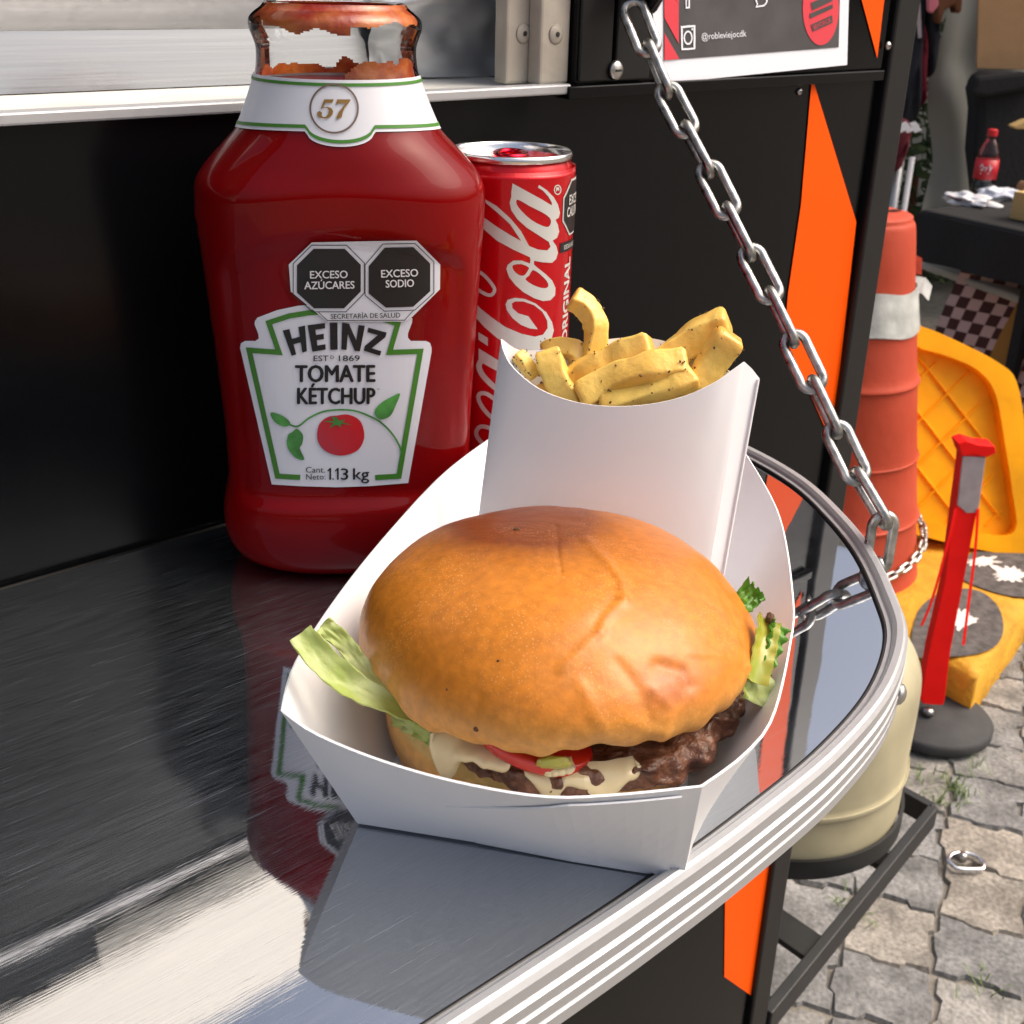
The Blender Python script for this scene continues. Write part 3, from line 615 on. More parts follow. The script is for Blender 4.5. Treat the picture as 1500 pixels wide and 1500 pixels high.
# keystone label
lab = decal('label', [c5([(165, 175), (167, 150), (185, 125), (330, 70), (480, 38), (650, 22), (850, 22), (1050, 45), (1250, 95), (1320, 130), (1318, 160), (1288, 240), (1288, 272), (1310, 295), (1420, 295), (1450, 310), (1461, 345), (1460, 380), (1290, 1335), (1000, 1358), (760, 1366), (500, 1358), (290, 1345), (58, 345), (65, 312), (95, 295), (170, 295), (195, 278), (192, 245)])], bfn(.0004), 'label', bott, 9)
decal('green_border', stroke(c5([(498, 1293), (332, 1283), (124, 362), (343, 377), (268, 160), (420, 110), (560, 88), (700, 78)]), 7.6), bfn(.0007), 'green', lab, 9)
decal('green_border', stroke(c5([(800, 80), (950, 100), (1090, 130), (1214, 168), (1153, 377), (1380, 370), (1222, 1283), (1048, 1293)]), 7.6), bfn(.0007), 'green', lab, 9)
LET = {'H': [[(0, 0), (.3, 0), (.3, .38), (.7, .38), (.7, 0), (1, 0), (1, 1), (.7, 1), (.7, .6), (.3, .6), (.3, 1), (0, 1)]], 'E': [[(0, 0), (1, 0), (1, .2), (.42, .2), (.42, .4), (.9, .4), (.9, .6), (.42, .6), (.42, .8), (1, .8), (1, 1), (0, 1)]],
       'I': [[(0, 0), (1, 0), (1, 1), (0, 1)]], 'N': [[(0, 0), (.3, 0), (.72, .6), (.72, 0), (1, 0), (1, 1), (.72, 1), (.28, .38), (.28, 1), (0, 1)]], 'Z': [[(0, 0), (1, 0), (1, .2), (.42, .8), (1, .8), (1, 1), (0, 1), (0, .8), (.58, .2), (0, .2)]]}
for ch, (TL, TR, BR, BL) in (('H', ((370, 217), (534, 180), (548, 368), (436, 402))), ('E', ((552, 178), (680, 162), (685, 356), (588, 372))), ('I', ((716, 162), (771, 160), (773, 357), (719, 358))), ('N', ((806, 160), (972, 183), (936, 370), (800, 355))), ('Z', ((998, 195), (1132, 232), (1083, 402), (964, 364)))):
    TL, TR, BR, BL = [Vector(q) for q in (TL, TR, BR, BL)]
    q = [[tuple((TL.lerp(TR, x)).lerp(BL.lerp(BR, x), y)) for x, y in L] for L in LET[ch]]
    decal('brand_letter', [c5(L) for L in q], bfn(.0008), 'ink', lab, 9)
def t5(name, s, L, R, cap, m='ink', bold=.03): L, R = c5([L, R]); text_on(name, s, L, R, cap/5, None, m, lab, bold, ffn=bfn, base=.0008)
t5('lettering', 'EST', (597, 441), (705, 441), 42, bold=.008); t5('lettering', 'D', (720, 424), (746, 424), 24, bold=.01); t5('lettering', '1869', (782, 441), (935, 439), 42, bold=.008)
t5('lettering', 'TOMATE', (465, 592), (1045, 590), 122, bold=.032); t5('lettering', 'KÉTCHUP', (480, 753), (1045, 753), 118, bold=.032)
t5('lettering', '3', (797, 1308), (850, 1308), 84, bold=.012); t5('lettering', 'kg', (887, 1307), (1003, 1306), 84, bold=.012)
for dx in (0, 56): decal('lettering', [c5([(697+dx, 1240), (716+dx, 1222), (725+dx, 1222), (725+dx, 1308), (712+dx, 1308), (712+dx, 1239), (701+dx, 1250)])], bfn(.0008), 'ink', lab)
decal('lettering', [c5([(734, 1297), (744, 1297), (744, 1308), (734, 1308)])], bfn(.0008), 'ink', lab)
t5('lettering', 'o', (0, 0), (1, 0), 1) if False else None; t5('lettering', 'Cant.', (540, 1256), (680, 1256), 42, bold=0); t5('lettering', 'Neto:', (542, 1308), (684, 1306), 42, bold=0); t5('lettering', 'o', (1060, 650), (1080, 650), 14, 'brownink', 0)
tm = decal('printed_tomato', [c5(sm2([(622, 985), (640, 900), (700, 850), (770, 838), (850, 832), (930, 870), (965, 950), (960, 1030), (910, 1100), (800, 1132), (700, 1108), (640, 1050)], 5))], bfn(.0008), 'tomato', lab, 9)
decal('printed_calyx', [c5([(765, 850), (785, 875), (835, 862), (800, 885), (880, 905), (795, 897), (800, 925), (765, 905), (710, 930), (745, 892), (665, 878), (745, 876), (730, 845)])], bfn(.0011), 'leaf', tm)
decal('printed_vine', stroke(c5(sm2([(420, 905), (482, 918), (560, 860), (660, 812), (780, 797), (900, 805), (1010, 845), (1090, 890), (1170, 970), (1225, 1060), (1238, 1110)], 4, False)), 2.6), bfn(.0008), 'leaf', lab, 12)
for L in ([(280, 818), (350, 832), (410, 870), (425, 905), (380, 920), (310, 885)], [(470, 935), (500, 955), (520, 990), (512, 1050), (495, 1080), (530, 1160), (470, 1150), (415, 1090), (400, 1040), (410, 980), (440, 960)], [(1230, 678), (1200, 760), (1160, 840), (1090, 868), (1048, 835), (1050, 790), (1100, 740), (1170, 700)]):
    decal('printed_leaf', [c5(sm2(L, 3))], bfn(.0008), 'leaf', lab)
# warning sticker
st = decal('warning_sticker', [c1([(519, 1160), (620, 1063), (850, 1058), (1080, 1055), (1184, 1160), (1183, 1268), (1060, 1390), (1030, 1410), (690, 1412), (528, 1278)])], bfn(.0011), 'label', bott, 9)
for ps in ([(555, 1162), (628, 1090), (765, 1090), (835, 1160), (835, 1277), (762, 1351), (630, 1351), (555, 1282)], [(870, 1166), (940, 1085), (1066, 1083), (1140, 1155), (1140, 1276), (1065, 1344), (945, 1348), (870, 1286)]):
    oc = decal('octagon', [c1(ps)], bfn(.0014), 'ink', st, 9)
    cx_, cy_ = sum(p[0] for p in ps)/8, sum(p[1] for p in ps)/8
    decal('octagon_outline', [c1([(cx_+(x-cx_)*1.13, cy_+(y-cy_)*1.13) for x, y in ps]), c1([(cx_+(x-cx_)*1.105, cy_+(y-cy_)*1.105) for x, y in ps])], bfn(.0014), 'ink', st, 9)
def t1(s, L, R, cap, m='white', bold=.02): L, R = c1([L, R]); text_on('lettering', s, L, R, cap/3, None, m, st, bold, ffn=bfn, base=.0017)
t1('EXCESO', (613, 1219), (777, 1217), 33); t1('AZÚCARES', (588, 1266), (807, 1263), 33); t1('EXCESO', (925, 1215), (1086, 1210), 33); t1('SODIO', (945, 1259), (1068, 1255), 33); t1('SECRETARÍA DE SALUD', (703, 1396), (1008, 1390), 21, 'ink', .01)
decal('caption_line', stroke(c1([(645, 1365), (690, 1405), (1028, 1403), (1068, 1357)]), 1.0), bfn(.0014), 'ink', st, 9)

# ================================================================== SODA CAN
can = thing('soda_can', 'red soda can with white script lettering standing behind the ketchup bottle', 'can', (.3604, -.0688, 0))
KC = Vector((.3604, -.0688, 0)); KR = .0292; KT = .1737
cb = [(.022, .0), (.0235, .0005), (.0250, .004), (.0286, .011), (KR, .016), (KR, KT-.0165), (KR*.995, KT-.0150), (.0277, KT-.0075), (.0264, KT-.0042), (.0262, KT-.0036)]
cbp = [(p.x, p.y) for p in spline([(*q, 0) for q in cb], 5)]
mk('body', *revolve(cbp, KC, 96), 'canred', can, True)
lidp = [(.0260, KT-.0040), (.0272, KT-.0036), (.0276, KT-.0020), (.0274, KT-.0005), (.0267, KT), (.0259, KT-.0004), (.0255, KT-.0018), (.0249, KT-.0052), (.0238, KT-.0060), (.0228, KT-.0052), (.0222, KT-.0042), (.010, KT-.0040), (0, KT-.0040)]
lid = mk('lid', *revolve(lidp, KC, 96), 'lid', can, True)
fd = (C-KC); fd.z = 0; fd.normalize(); fl = Vector((-fd.y, fd.x, 0))
tabp = [KC+fl*(math.cos(a)*.0066)+fd*(math.sin(a)*.0100+.002)+up0*(KT-.0022) for a in [2*math.pi*k/28 for k in range(28)]]
mk('tab', *tube(tabp, .0017, 8, True), 'tab', can, True)
mk('tab_web', *loft([[KC+fl*(math.cos(a)*.006)+fd*(math.sin(a)*.0062+.006)+up0*z for a in [2*math.pi*k/24 for k in range(24)]] for z in (KT-.0034, KT-.0022)]), 'tab', can)
def px2can(x, y):
    d = ray(x, y); o = C-KC; a = d.x**2+d.y**2; b = 2*(d.x*o.x+d.y*o.y); c = o.x**2+o.y**2-KR**2; D = b*b-4*a*c
    if D < 0:
        t = -b/(2*a)
    else: t = (-b-math.sqrt(D))/(2*a)
    P = C+d*t; return math.atan2(P.y-KC.y, P.x-KC.x), P.z
def cyl(th, z, off): return Vector((KC.x+(KR+off)*math.cos(th), KC.y+(KR+off)*math.sin(th), z))
def cfn(off): return lambda x, y: cyl(*px2can(x, y), off)
cA = lambda L: [(680+x/8.333, 230+y/8.333) for x, y in L]
cB = lambda L: [(680+x/8.333, 370+y/8.333) for x, y in L]
cC = lambda L: [(660+x/8.333, 480+y/8.333) for x, y in L]
ola = [(590, 320), (760, 415), (950, 520), (1065, 590), (1065, 555), (1030, 490), (960, 410), (897, 372), (910, 340), (1000, 400), (1090, 490), (1140, 580), (1165, 680), (1150, 740), (1110, 765), (1140, 830), (1155, 910), (1130, 985), (1075, 1020), (1120, 1085), (1140, 1170), (1118, 1245), (1070, 1290), (960, 1285), (850, 1265), (848, 1310), (900, 1357), (990, 1427), (1070, 1507), (1110, 1597), (1105, 1687), (1050, 1747), (960, 1757), (850, 1722), (720, 1647), (620, 1557), (550, 1467), (515, 1367), (530, 1317), (600, 1262), (700, 1262), (800, 1300), (808, 1255), (800, 1222), (600, 1130), (400, 1020), (240, 880), (130, 770), (130, 640), (240, 735), (400, 850), (560, 950), (695, 1025), (560, 820), (420, 690), (265, 560), (258, 515), (400, 600), (560, 745), (690, 900), (790, 1085), (900, 1130), (1010, 1140), (1050, 1095), (1030, 1035), (900, 950), (760, 860), (650, 760), (575, 650), (555, 560), (575, 480), (575, 430)]
h1 = [(640, 520), (700, 540), (800, 600), (950, 675), (1040, 740), (1055, 800), (1025, 852), (950, 838), (820, 770), (700, 660), (640, 580)]
h2 = [(600, 1317), (700, 1307), (785, 1345), (780, 1377), (740, 1437), (690, 1447), (630, 1412), (590, 1357)]
h3 = [(835, 1377), (920, 1427), (1000, 1507), (1025, 1567), (1000, 1597), (940, 1597), (840, 1562), (745, 1492), (790, 1447)]
decal('script_lettering', [cA(ola), cA(sm2(h1, 2)), cA(sm2(h2, 2)), cA(sm2(h3, 2))], cfn(.0002), 'canlet', can, 4)
cap_c = [(100, 565), (200, 680), (350, 800), (500, 905), (700, 990), (860, 1025), (960, 1000), (1015, 920), (1010, 830), (950, 720), (850, 640), (720, 595), (620, 595), (580, 620), (590, 680), (660, 740), (760, 770), (780, 775), (895, 935), (800, 925), (690, 880), (590, 800), (520, 700), (505, 630), (530, 575), (620, 550), (740, 565), (870, 620), (1000, 730), (1070, 850), (1090, 950), (1060, 1060), (1000, 1130), (900, 1195), (800, 1205), (680, 1180), (540, 1130), (400, 1040), (250, 910), (140, 790), (60, 690), (30, 640), (30, 500)]
decal('script_lettering', [cB(cap_c)], cfn(.0002), 'canlet', can, 4)
decal('script_lettering', stroke(cB(sm2([(60, 170), (150, 210), (260, 290), (350, 400), (372, 460), (335, 515), (260, 505), (140, 430), (60, 360)], 3, False)), 5), cfn(.0002), 'canlet', can, 4)
decal('script_lettering', [cB([(175, 970), (290, 1040), (290, 1140), (175, 1060)])], cfn(.0002), 'canlet', can, 4)
decal('script_lettering', [cC([(345, 250), (620, 420), (700, 480), (700, 610), (570, 530), (390, 430), (345, 400)])], cfn(.0002), 'canlet', can, 4)
for pts, w in (([(375, 400), (350, 470), (390, 570), (470, 660), (560, 740), (660, 800)], 8), ([(560, 890), (500, 840), (430, 800), (360, 805), (345, 870), (400, 980), (490, 1080), (600, 1160)], 6), ([(560, 1290), (470, 1220), (370, 1205), (320, 1260), (335, 1340), (420, 1440)], 6)):
    decal('script_lettering', stroke(cC(sm2(pts, 3, False)), w), cfn(.00035), 'canlet', can, 4)
decal('registered_mark', [cA(circle2((1137, 400), 45, 62, 24)), cA(circle2((1137, 400), 34, 48, 24))], cfn(.0002), 'canlet', can)
decal('registered_mark', [cA([(1115, 430), (1120, 370), (1155, 372), (1157, 425), (1140, 395)])], cfn(.0002), 'canlet', can)
thR = px2can(838, 300)[0]
def uz(off): return lambda u, v: cyl(u, v, off)
z_t, z_b = px2can(836, 262)[1], px2can(832, 345)[1]; thA = px2can(*cA([(1200, 600)])[0])[0]; zc = (z_t+z_b)/2; hh = (z_t-z_b)/2
def octa(k): return [(thA+ (.40+.40*x*k), zc+hh*y*k) for x, y in ((-1, .42), (-.42, 1), (.42, 1), (1, .42), (1, -.42), (.42, -1), (-.42, -1), (-1, -.42))]
wo = decal('warning_octagon', [octa(1.0)], uz(.0003), 'canlet', can, .05)
decal('octagon_field', [octa(.92)], uz(.0005), 'ink', wo, .05)
def tuz(s, th0, th1, z, cap, m, parent, off, bold=.02):
    bm = text2d(s, bold); xs = [v.co.x for v in bm.verts]; a, b = min(xs), max(xs)
    for v in bm.verts: v.co = (th0+(th1-th0)*(v.co.x-a)/(b-a), z+v.co.y*cap/.7, 0)
    emit('lettering', bm, uz(off), m, parent)
tuz('EXCESO', thA+.16, thA+.64, zc+hh*.12, .0042, 'canlet', wo, .0007); tuz('CALORÍAS', thA+.10, thA+.70, zc-hh*.30, .0042, 'canlet', wo, .0007)
zz_ = px2can(*cA([(1240, 1090)])[0])[1]
sb = decal('warning_bar', [[(thA-.03, zz_-.0022), (thA+.5, zz_-.0022), (thA+.5, zz_+.0022), (thA-.03, zz_+.0022)]], uz(.0003), 'ink', can, .05)
tuz('SECRETARÍA DE SALUD', thA+.06, thA+.47, zz_-.001, .0020, 'canlet', sb, .0005, .01)
(t0, zo0), (t1_, zo1) = px2can(*cB([(1215, 1110)])[0]), px2can(*cB([(1262, 60)])[0]); bm = text2d('ORIGINAL', .03); xs = [v.co.x for v in bm.verts]; a, b = min(xs), max(xs)
for v in bm.verts: f_ = (v.co.x-a)/(b-a); v.co = ((t0+t1_)/2+.10-v.co.y*.0060/.7/KR, zo0+(zo1-zo0)*f_, 0)
emit('lettering', bm, uz(.0003), 'canlet', can)

# ================================================================== PAPER TRAY
A2 = Vector((.165, -.228, 0)); E1 = Vector((.604, -.797, 0)); E2 = Vector((.797, .604, 0))
def TL(s, t, z=0): return A2+E1*s+E2*t+up0*z
tray = thing('paper_tray', 'white folded paper food tray holding the burger and fries', 'tray', TL(.05, .09))
bot = []; rim = []
def seg_pts(P, Q, n): return [tuple(p+(q-p)*i/n for p, q in zip(P, Q)) for i in range(n)]
BL_, BR_, BB, BF = (0, 0), (.1015, 0), (.094, .186), (.006, .186)
bot = seg_pts(BL_, BR_, 24)+seg_pts(BR_, BB, 36)+seg_pts(BB, BF, 20)+seg_pts(BF, BL_, 36)
rim_front = [(-.0165, -.0150, .0500), (-.004, -.0215, .0485), (.017, -.0262, .0462), (.040, -.0290, .0450), (.0637, -.0292, .0448), (.083, -.0240, .0452), (.104, -.0165, .0462)]
rim_right = [(.104, -.0165, .0462), (.1145, -.0035, .0490), (.1220, .0150, .0505), (.1268, .0560, .0510), (.1280, .0900, .0510), (.1225, .1590, .0520), (.107, .2220, .0530)]
rim_back = [(.107, .2220, .0530), (.075, .2290, .052), (.03, .2290, .052), (-.0040, .2120, .0540)]
rim_left = [(-.0040, .2120, .0540), (-.0150, .1600, .0540), (-.0218, .1010, .0515), (-.0235, .0500, .0510), (-.0215, .0080, .0510), (-.0165, -.0150, .0500)]
def resample(pl, n):
    P = spline(pl, 12); L = [0]
    for a, b in zip(P, P[1:]): L.append(L[-1]+(b-a).length)
    out = []; j = 0
    for i in range(n):
        s = L[-1]*i/n
        while L[j+1] < s: j += 1
        out.append(P[j].lerp(P[j+1], (s-L[j])/(L[j+1]-L[j])))
    return out
rim = resample(rim_front, 24)+resample(rim_right, 36)+resample(rim_back, 20)+resample(rim_left, 36)
NR = 8; V = []
for j in range(NR+1):
    f = j/NR
    for b, r in zip(bot, rim):
        bul = math.sin(math.pi*f)*-.0016
        x = b[0]+(r.x-b[0])*f; y = b[1]+(r.y-b[1])*f; z = .0012+(r.z-.0012)*f
        V.append(TL(x, y, z))
n = len(bot); Fc = [(j*n+k, j*n+(k+1) % n, (j+1)*n+(k+1) % n, (j+1)*n+k) for j in range(NR) for k in range(n)]
wall_t = mk('tray_wall', V, Fc, 'paper', tray, True, solid=.0007)
for p in wall_t.data.polygons: p.use_smooth = True
me_ = wall_t.data
sharp = [24, 60, 80, 0]
for e in me_.edges:
    a, b = e.vertices
    if a % n == b % n and (a % n) in sharp: e.use_edge_sharp = True
mk('tray_floor', [TL(*b, .0011) for b in bot], [tuple(range(n))], 'paper', tray, solid=.0006)
# glued corner flaps outside the front wall
def wallpt(k0, f, off):
    k = k0 % n; b, r = bot[k], rim[k]
    p = TL(b[0]+(r.x-b[0])*f, b[1]+(r.y-b[1])*f, .0012+(r.z-.0012)*f)
    b2, r2 = bot[(k+1) % n], rim[(k+1) % n]; q = TL(b2[0], b2[1], .0012); nn = (q-TL(*b, .0012)).cross(TL(r.x, r.y, r.z)-TL(*b, .0012)).normalized()
    return p+nn*off
def flap(ks, ftop, name):
    V = []; Fc = []
    for i, k in enumerate(ks):
        for j in range(7): V.append(wallpt(k, ftop(i/(len(ks)-1))*j/6, .0002+.0010*min(1, 2*i/(len(ks)-1))))
    for i in range(len(ks)-1):
        for j in range(6): Fc.append((i*7+j, (i+1)*7+j, (i+1)*7+j+1, i*7+j+1))
    return mk(name, V, Fc, 'paper', tray, solid=.0006)
flap(list(range(9, 24)), lambda t: .55+.40*min(1, t*1.8), 'corner_flap')

# ================================================================== HAMBURGER
burger = thing('hamburger', 'hamburger with shiny golden bun, lettuce, tomato, sauce and dark patty in paper tray', 'burger', TL(.055, .037))
HB = TL(.0535, .0500)
def dist_poly(p, poly):
    best = 9e9
    for (ax, ay), (bx, by) in zip(poly, poly[1:]):
        dx, dy = bx-ax, by-ay; t = max(0, min(1, ((p[0]-ax)*dx+(p[1]-ay)*dy)/(dx*dx+dy*dy))); best = min(best, math.hypot(p[0]-ax-dx*t, p[1]-ay-dy*t))
    return best
creases = [([(815, 772), (818, 815), (822, 838)], -.0006, 5), ([(858, 790), (890, 822), (910, 850), (916, 880)], .0011, 8), ([(912, 880), (888, 905), (880, 925)], .0010, 8), ([(880, 925), (850, 955), (822, 982)], .0012, 7), ([(898, 876), (870, 915)], -.0006, 5),
           ([(905, 970), (935, 1010), (955, 1060)], -.0009, 11), ([(965, 975), (1000, 985), (1010, 1005)], -.0016, 14), ([(960, 1010), (985, 1040), (970, 1075), (962, 1105)], .0012, 12), ([(1010, 955), (1055, 960)], .0006, 7), ([(632, 985), (618, 1020), (606, 1040)], -.0006, 5), ([(850, 1000), (880, 1060), (900, 1100)], .0007, 12), ([(700, 1020), (690, 1080)], -.0005, 10), ([(930, 1060), (1000, 1085)], .0007, 14), ([(1062, 880), (1085, 930), (1094, 970)], -.0004, 6)]
prof_b = [(0, .0365), (.012, .0362), (.026, .0350), (.040, .0315), (.052, .0250), (.0602, .0168), (.0645, .0080), (.0655, .0005), (.0635, -.0050), (.0575, -.0080), (.045, -.0085), (.02, -.0080), (0, -.0080)]
pb = spline([(r, 0, z) for r, z in prof_b], 10); NS = 300; V = []; cols = []
tilt = Matrix.Rotation(math.radians(-3.0), 3, vd.cross(up0)) @ Matrix.Rotation(math.radians(3.0), 3, vd)
ZB = .0462
for i, q in enumerate(pb):
    for k in range(NS):
        th = 2*math.pi*k/NS; d = Vector((math.cos(th), math.sin(th), 0)); r, z = max(0, q.x), q.z
        low = 1+.022*math.sin(th*2+.4)+.014*math.sin(th*3+1.3)+.012*noise.noise(Vector((d.x*2, d.y*2, 5)))
        RFd = max(0, d.dot((E1*.8-E2*.6))); ze = z + .0062*sst(.25, .95, RFd)*sst(.022, -.004, z) + (.0030*noise.noise(Vector((d.x*3, d.y*3, 9)))+.0022*noise.noise(Vector((d.x*9, d.y*9, 2))))*sst(.012, -.006, z)
        P = HB + tilt @ (d*r*low + up0*ze) + up0*ZB
        nrm = (d*(r/.064)+up0*(z+.004)/.05).normalized()
        pxl = proj(P); disp = .0008*noise.noise(P*42)+.00016*noise.noise(P*150)+.00007*noise.noise(Vector((P.dot(E1)*260, P.dot(E2)*900, P.z*900)))
        if z > -.006 and nrm.dot(C-P) > 0:
            for poly, amp, wd in creases:
                if abs(pxl[0]-poly[0][0]) < 160 and abs(pxl[1]-poly[0][1]) < 200:
                    dd = dist_poly(pxl, poly); disp += .62*amp*math.exp(-(dd/(wd*.75))**2)
        P = P+nrm*disp; V.append(P)
        # baked colour: brown crown patches, golden sides, pale skirt and underside
        hz = z; g = Vector((.53, .180, .014))
        pale = Vector((.66, .34, .085)); brown = Vector((.15, .034, .006)); red = Vector((.40, .115, .035))
        w = sst(.013, -.006, hz+.003*noise.noise(P*60)); col = g.lerp(pale, w*.75)
        nn = noise.noise(P*38)*.5+noise.noise(P*110)*.25
        top_p = math.exp(-(((pxl[0]-760)/140)**2+((pxl[1]-762)/52)**2)) if nrm.dot(C-P) > -.2 else 0
        col = col.lerp(brown, min(1, max(0, top_p*1.7+nn*.9*top_p)))
        r_p = math.exp(-(((pxl[0]-985)/48)**2+((pxl[1]-1005)/36)**2)); col = col.lerp(red, min(1, max(0, r_p*.75+nn*.4*r_p)))
        r_q = math.exp(-(((pxl[0]-960)/75)**2+((pxl[1]-800)/35)**2)); col = col.lerp(Vector((.38, .11, .015)), r_q*.7)
        r_q = math.exp(-(((pxl[0]-640)/90)**2+((pxl[1]-920)/80)**2)); col = col.lerp(Vector((.42, .14, .014)), r_q*.6)
        col = col*(1+.16*nn)
        cols.append((*[max(.004, c) for c in col], 1))
Vb, Fb = V, [(i*NS+k, i*NS+(k+1) % NS, (i+1)*NS+(k+1) % NS, (i+1)*NS+k) for i in range(len(pb)-1) for k in range(NS)]
MT['bun'] = mat('bun_crust', (.6, .24, .03), .40, spec=.38, coat=.13, attr='bake', var=.15, vscale=300, bump=.00010, bscale=700, sss=.06)
MT['bun'].node_tree.nodes['Principled BSDF'].inputs['Coat Roughness'].default_value = .28
def pores(m, scale, amt, thr):
    n = m.node_tree; b = n.nodes['Principled BSDF']; l = b.inputs['Base Color'].links[0].from_socket; tc = n.nodes.new('ShaderNodeTexCoord')
    v = n.nodes.new('ShaderNodeTexVoronoi'); v.inputs['Scale'].default_value = scale; n.links.new(tc.outputs['Object'], v.inputs['Vector'])
    big = n.nodes.new('ShaderNodeTexNoise'); big.inputs['Scale'].default_value = 45; n.links.new(tc.outputs['Object'], big.inputs['Vector'])
    a = n.nodes.new('ShaderNodeMapRange'); a.inputs[1].default_value = thr; a.inputs[2].default_value = 0; a.inputs[3].default_value = 0; a.inputs[4].default_value = amt; n.links.new(v.outputs['Distance'], a.inputs[0])
    c = n.nodes.new('ShaderNodeMapRange'); c.inputs[1].default_value = .42; c.inputs[2].default_value = .65; n.links.new(big.outputs['Fac'], c.inputs[0])
    f = n.nodes.new('ShaderNodeMath'); f.operation = 'MULTIPLY'; n.links.new(a.outputs[0], f.inputs[0]); n.links.new(c.outputs[0], f.inputs[1])
    x = n.nodes.new('ShaderNodeMix'); x.data_type = 'RGBA'; n.links.new(f.outputs[0], x.inputs['Factor']); n.links.new(l, x.inputs['A']); x.inputs['B'].default_value = (.85, .55, .25, 1); n.links.new(x.outputs['Result'], b.inputs['Base Color'])
pores(MT['bun'], 1000, .55, .30)
crown = mk('bun_top', Vb, Fb, 'bun', burger, True)
ca_ = crown.data.color_attributes.new('bake', 'FLOAT_COLOR', 'POINT')
for i, c in enumerate(cols): ca_.data[i].color = c
prof_l = [(0, .0205), (.03, .0205), (.049, .020), (.0535, .0175), (.0545, .012), (.0520, .005), (.0480, .0022), (.03, .0018), (0, .0018)]
pl_ = spline([(r, 0, z*1.22) for r, z in prof_l], 8); V = []; cols = []
HB2 = TL(.0480, .0560)+up0*.002
for q in pl_:
    for k in range(160):
        th = 2*math.pi*k/160; d = Vector((math.cos(th), math.sin(th), 0)); r = max(0, q.x)*(1+.015*math.sin(2*th)+.01*math.sin(3*th))
        P = HB2+d*r*(1.0)+up0*(q.z + .006*sst(-.2, -1, d.dot(E1))*sst(.003, .02, q.z)); P += d*.0006*noise.noise(P*90); V.append(P)
        c = Vector((.66, .36, .11)).lerp(Vector((.46, .20, .04)), sst(.014, .006, q.z)); c = c.lerp(Vector((.62, .44, .16)), sst(.017, .0195, q.z)); cols.append((*(c*(1+.15*noise.noise(P*120))), 1))
heel = mk('bun_bottom', V, [(i*160+k, i*160+(k+1) % 160, (i+1)*160+(k+1) % 160, (i+1)*160+k) for i in range(len(pl_)-1) for k in range(160)], 'bun', burger, True)
ca_ = heel.data.color_attributes.new('bake', 'FLOAT_COLOR', 'POINT')
for i, c in enumerate(cols): ca_.data[i].color = c
# patty: lumpy disc, pushed out on the right
pp = spline([(r, 0, z+.0055) for r, z in [(0, .0330), (.03, .0330), (.050, .0325), (.0585, .031), (.0610, .027), (.0585, .0225), (.05, .0210), (0, .0210)]], 16); V = []
for q in pp:
    for k in range(420):
        th = 2*math.pi*k/420; d = Vector((math.cos(th), math.sin(th), 0)); side = max(0, d.dot((E1*.9+E2*.25).normalized()))
        r = max(0, q.x)*(.87+.13*sst(.1, .7, d.dot((E1*.85-E2*.5).normalized())))*(1+.03*noise.noise(d*4)+.02*side**4)
        P = HB+d*r+up0*(q.z+.002*side); e = min(1, r/.05)
        P += (d*.0045*noise.noise(P*75)+d*.0026*noise.noise(P*190)+d*.0010*noise.noise(P*420)+up0*(.0022*noise.noise(P*110)+.0012*noise.noise(P*260)))*e; V.append(P)
mk('patty', V, [(i*420+k, i*420+(k+1) % 420, (i+1)*420+(k+1) % 420, (i+1)*420+k) for i in range(len(pp)-1) for k in range(420)], 'patty', burger, True)
def blob(name, c, ax, m, parent, seed=0, amp=.25, seg=28):
    V = []; c = Vector(c); X, Y, Z = ax
    for i in range(seg//2+1):
        ph = math.pi*i/(seg//2)
        for k in range(seg):
            th = 2*math.pi*k/seg; d = Vector((math.sin(ph)*math.cos(th), math.sin(ph)*math.sin(th), math.cos(ph)))
            f = 1+amp*noise.noise(d*1.7+Vector((seed, seed*2, 0)))+amp*.4*noise.noise(d*4+Vector((seed, 0, 3)))
            V.append(c+(X*d.x+Y*d.y+Z*d.z)*f)
    return mk(name, V, [(i*seg+k, i*seg+(k+1) % seg, (i+1)*seg+(k+1) % seg, (i+1)*seg+k) for i in range(seg//2) for k in range(seg)], m, parent, True)
def front(x, y, rr=.0615):       # point on the burger's front where the pixel ray meets its side (cylinder of radius rr)
    d = ray(x, y); o = C-HB; a = d.x**2+d.y**2; b = 2*(d.x*o.x+d.y*o.y); c = o.x**2+o.y**2-rr*rr; D = b*b-4*a*c
    t = (-b-math.sqrt(max(0, D)))/(2*a); return C+d*t
vr = RT
def ang_of(x): p = front(x, 1110, .060); return math.atan2(p.y-HB.y, p.x-HB.x)
def sauce(x0, x1, r, ztop, drop, seed, th=.0022):
    a0, a1 = ang_of(x0), ang_of(x1); V = []; N, Mz = 90, 12
    for i in range(N+1):
        t = i/N; a = a0+(a1-a0)*t; env = math.sin(math.pi*t)**.35
        lo = drop*env*(.30+1.25*max(0, noise.noise(Vector((t*abs(x1-x0)*.020, seed, 0)))+.25)+.12*noise.noise(Vector((t*9, seed, 2))))
        for j in range(Mz+1):
            f = j/Mz; rr = r+th*math.sin(math.pi*min(1, f*1.0))**.6*env+.0003*noise.noise(Vector((t*9, f*2, seed)))-.004*(1-f)**3
            V.append(Vector((HB.x+math.cos(a)*rr, HB.y+math.sin(a)*rr, ztop-lo*f)))
    return mk('sauce', V, [(i*(Mz+1)+j, (i+1)*(Mz+1)+j, (i+1)*(Mz+1)+j+1, i*(Mz+1)+j+1) for i in range(N) for j in range(Mz)], 'mayo', burger, True, solid=.0014)
sauce(630, 745, .0592, .0400, .0120, 1.3); sauce(770, 940, .0588, .0375, .0150, 4.1); sauce(795, 840, .0605, .0405, .0050, 9.2, .0010)
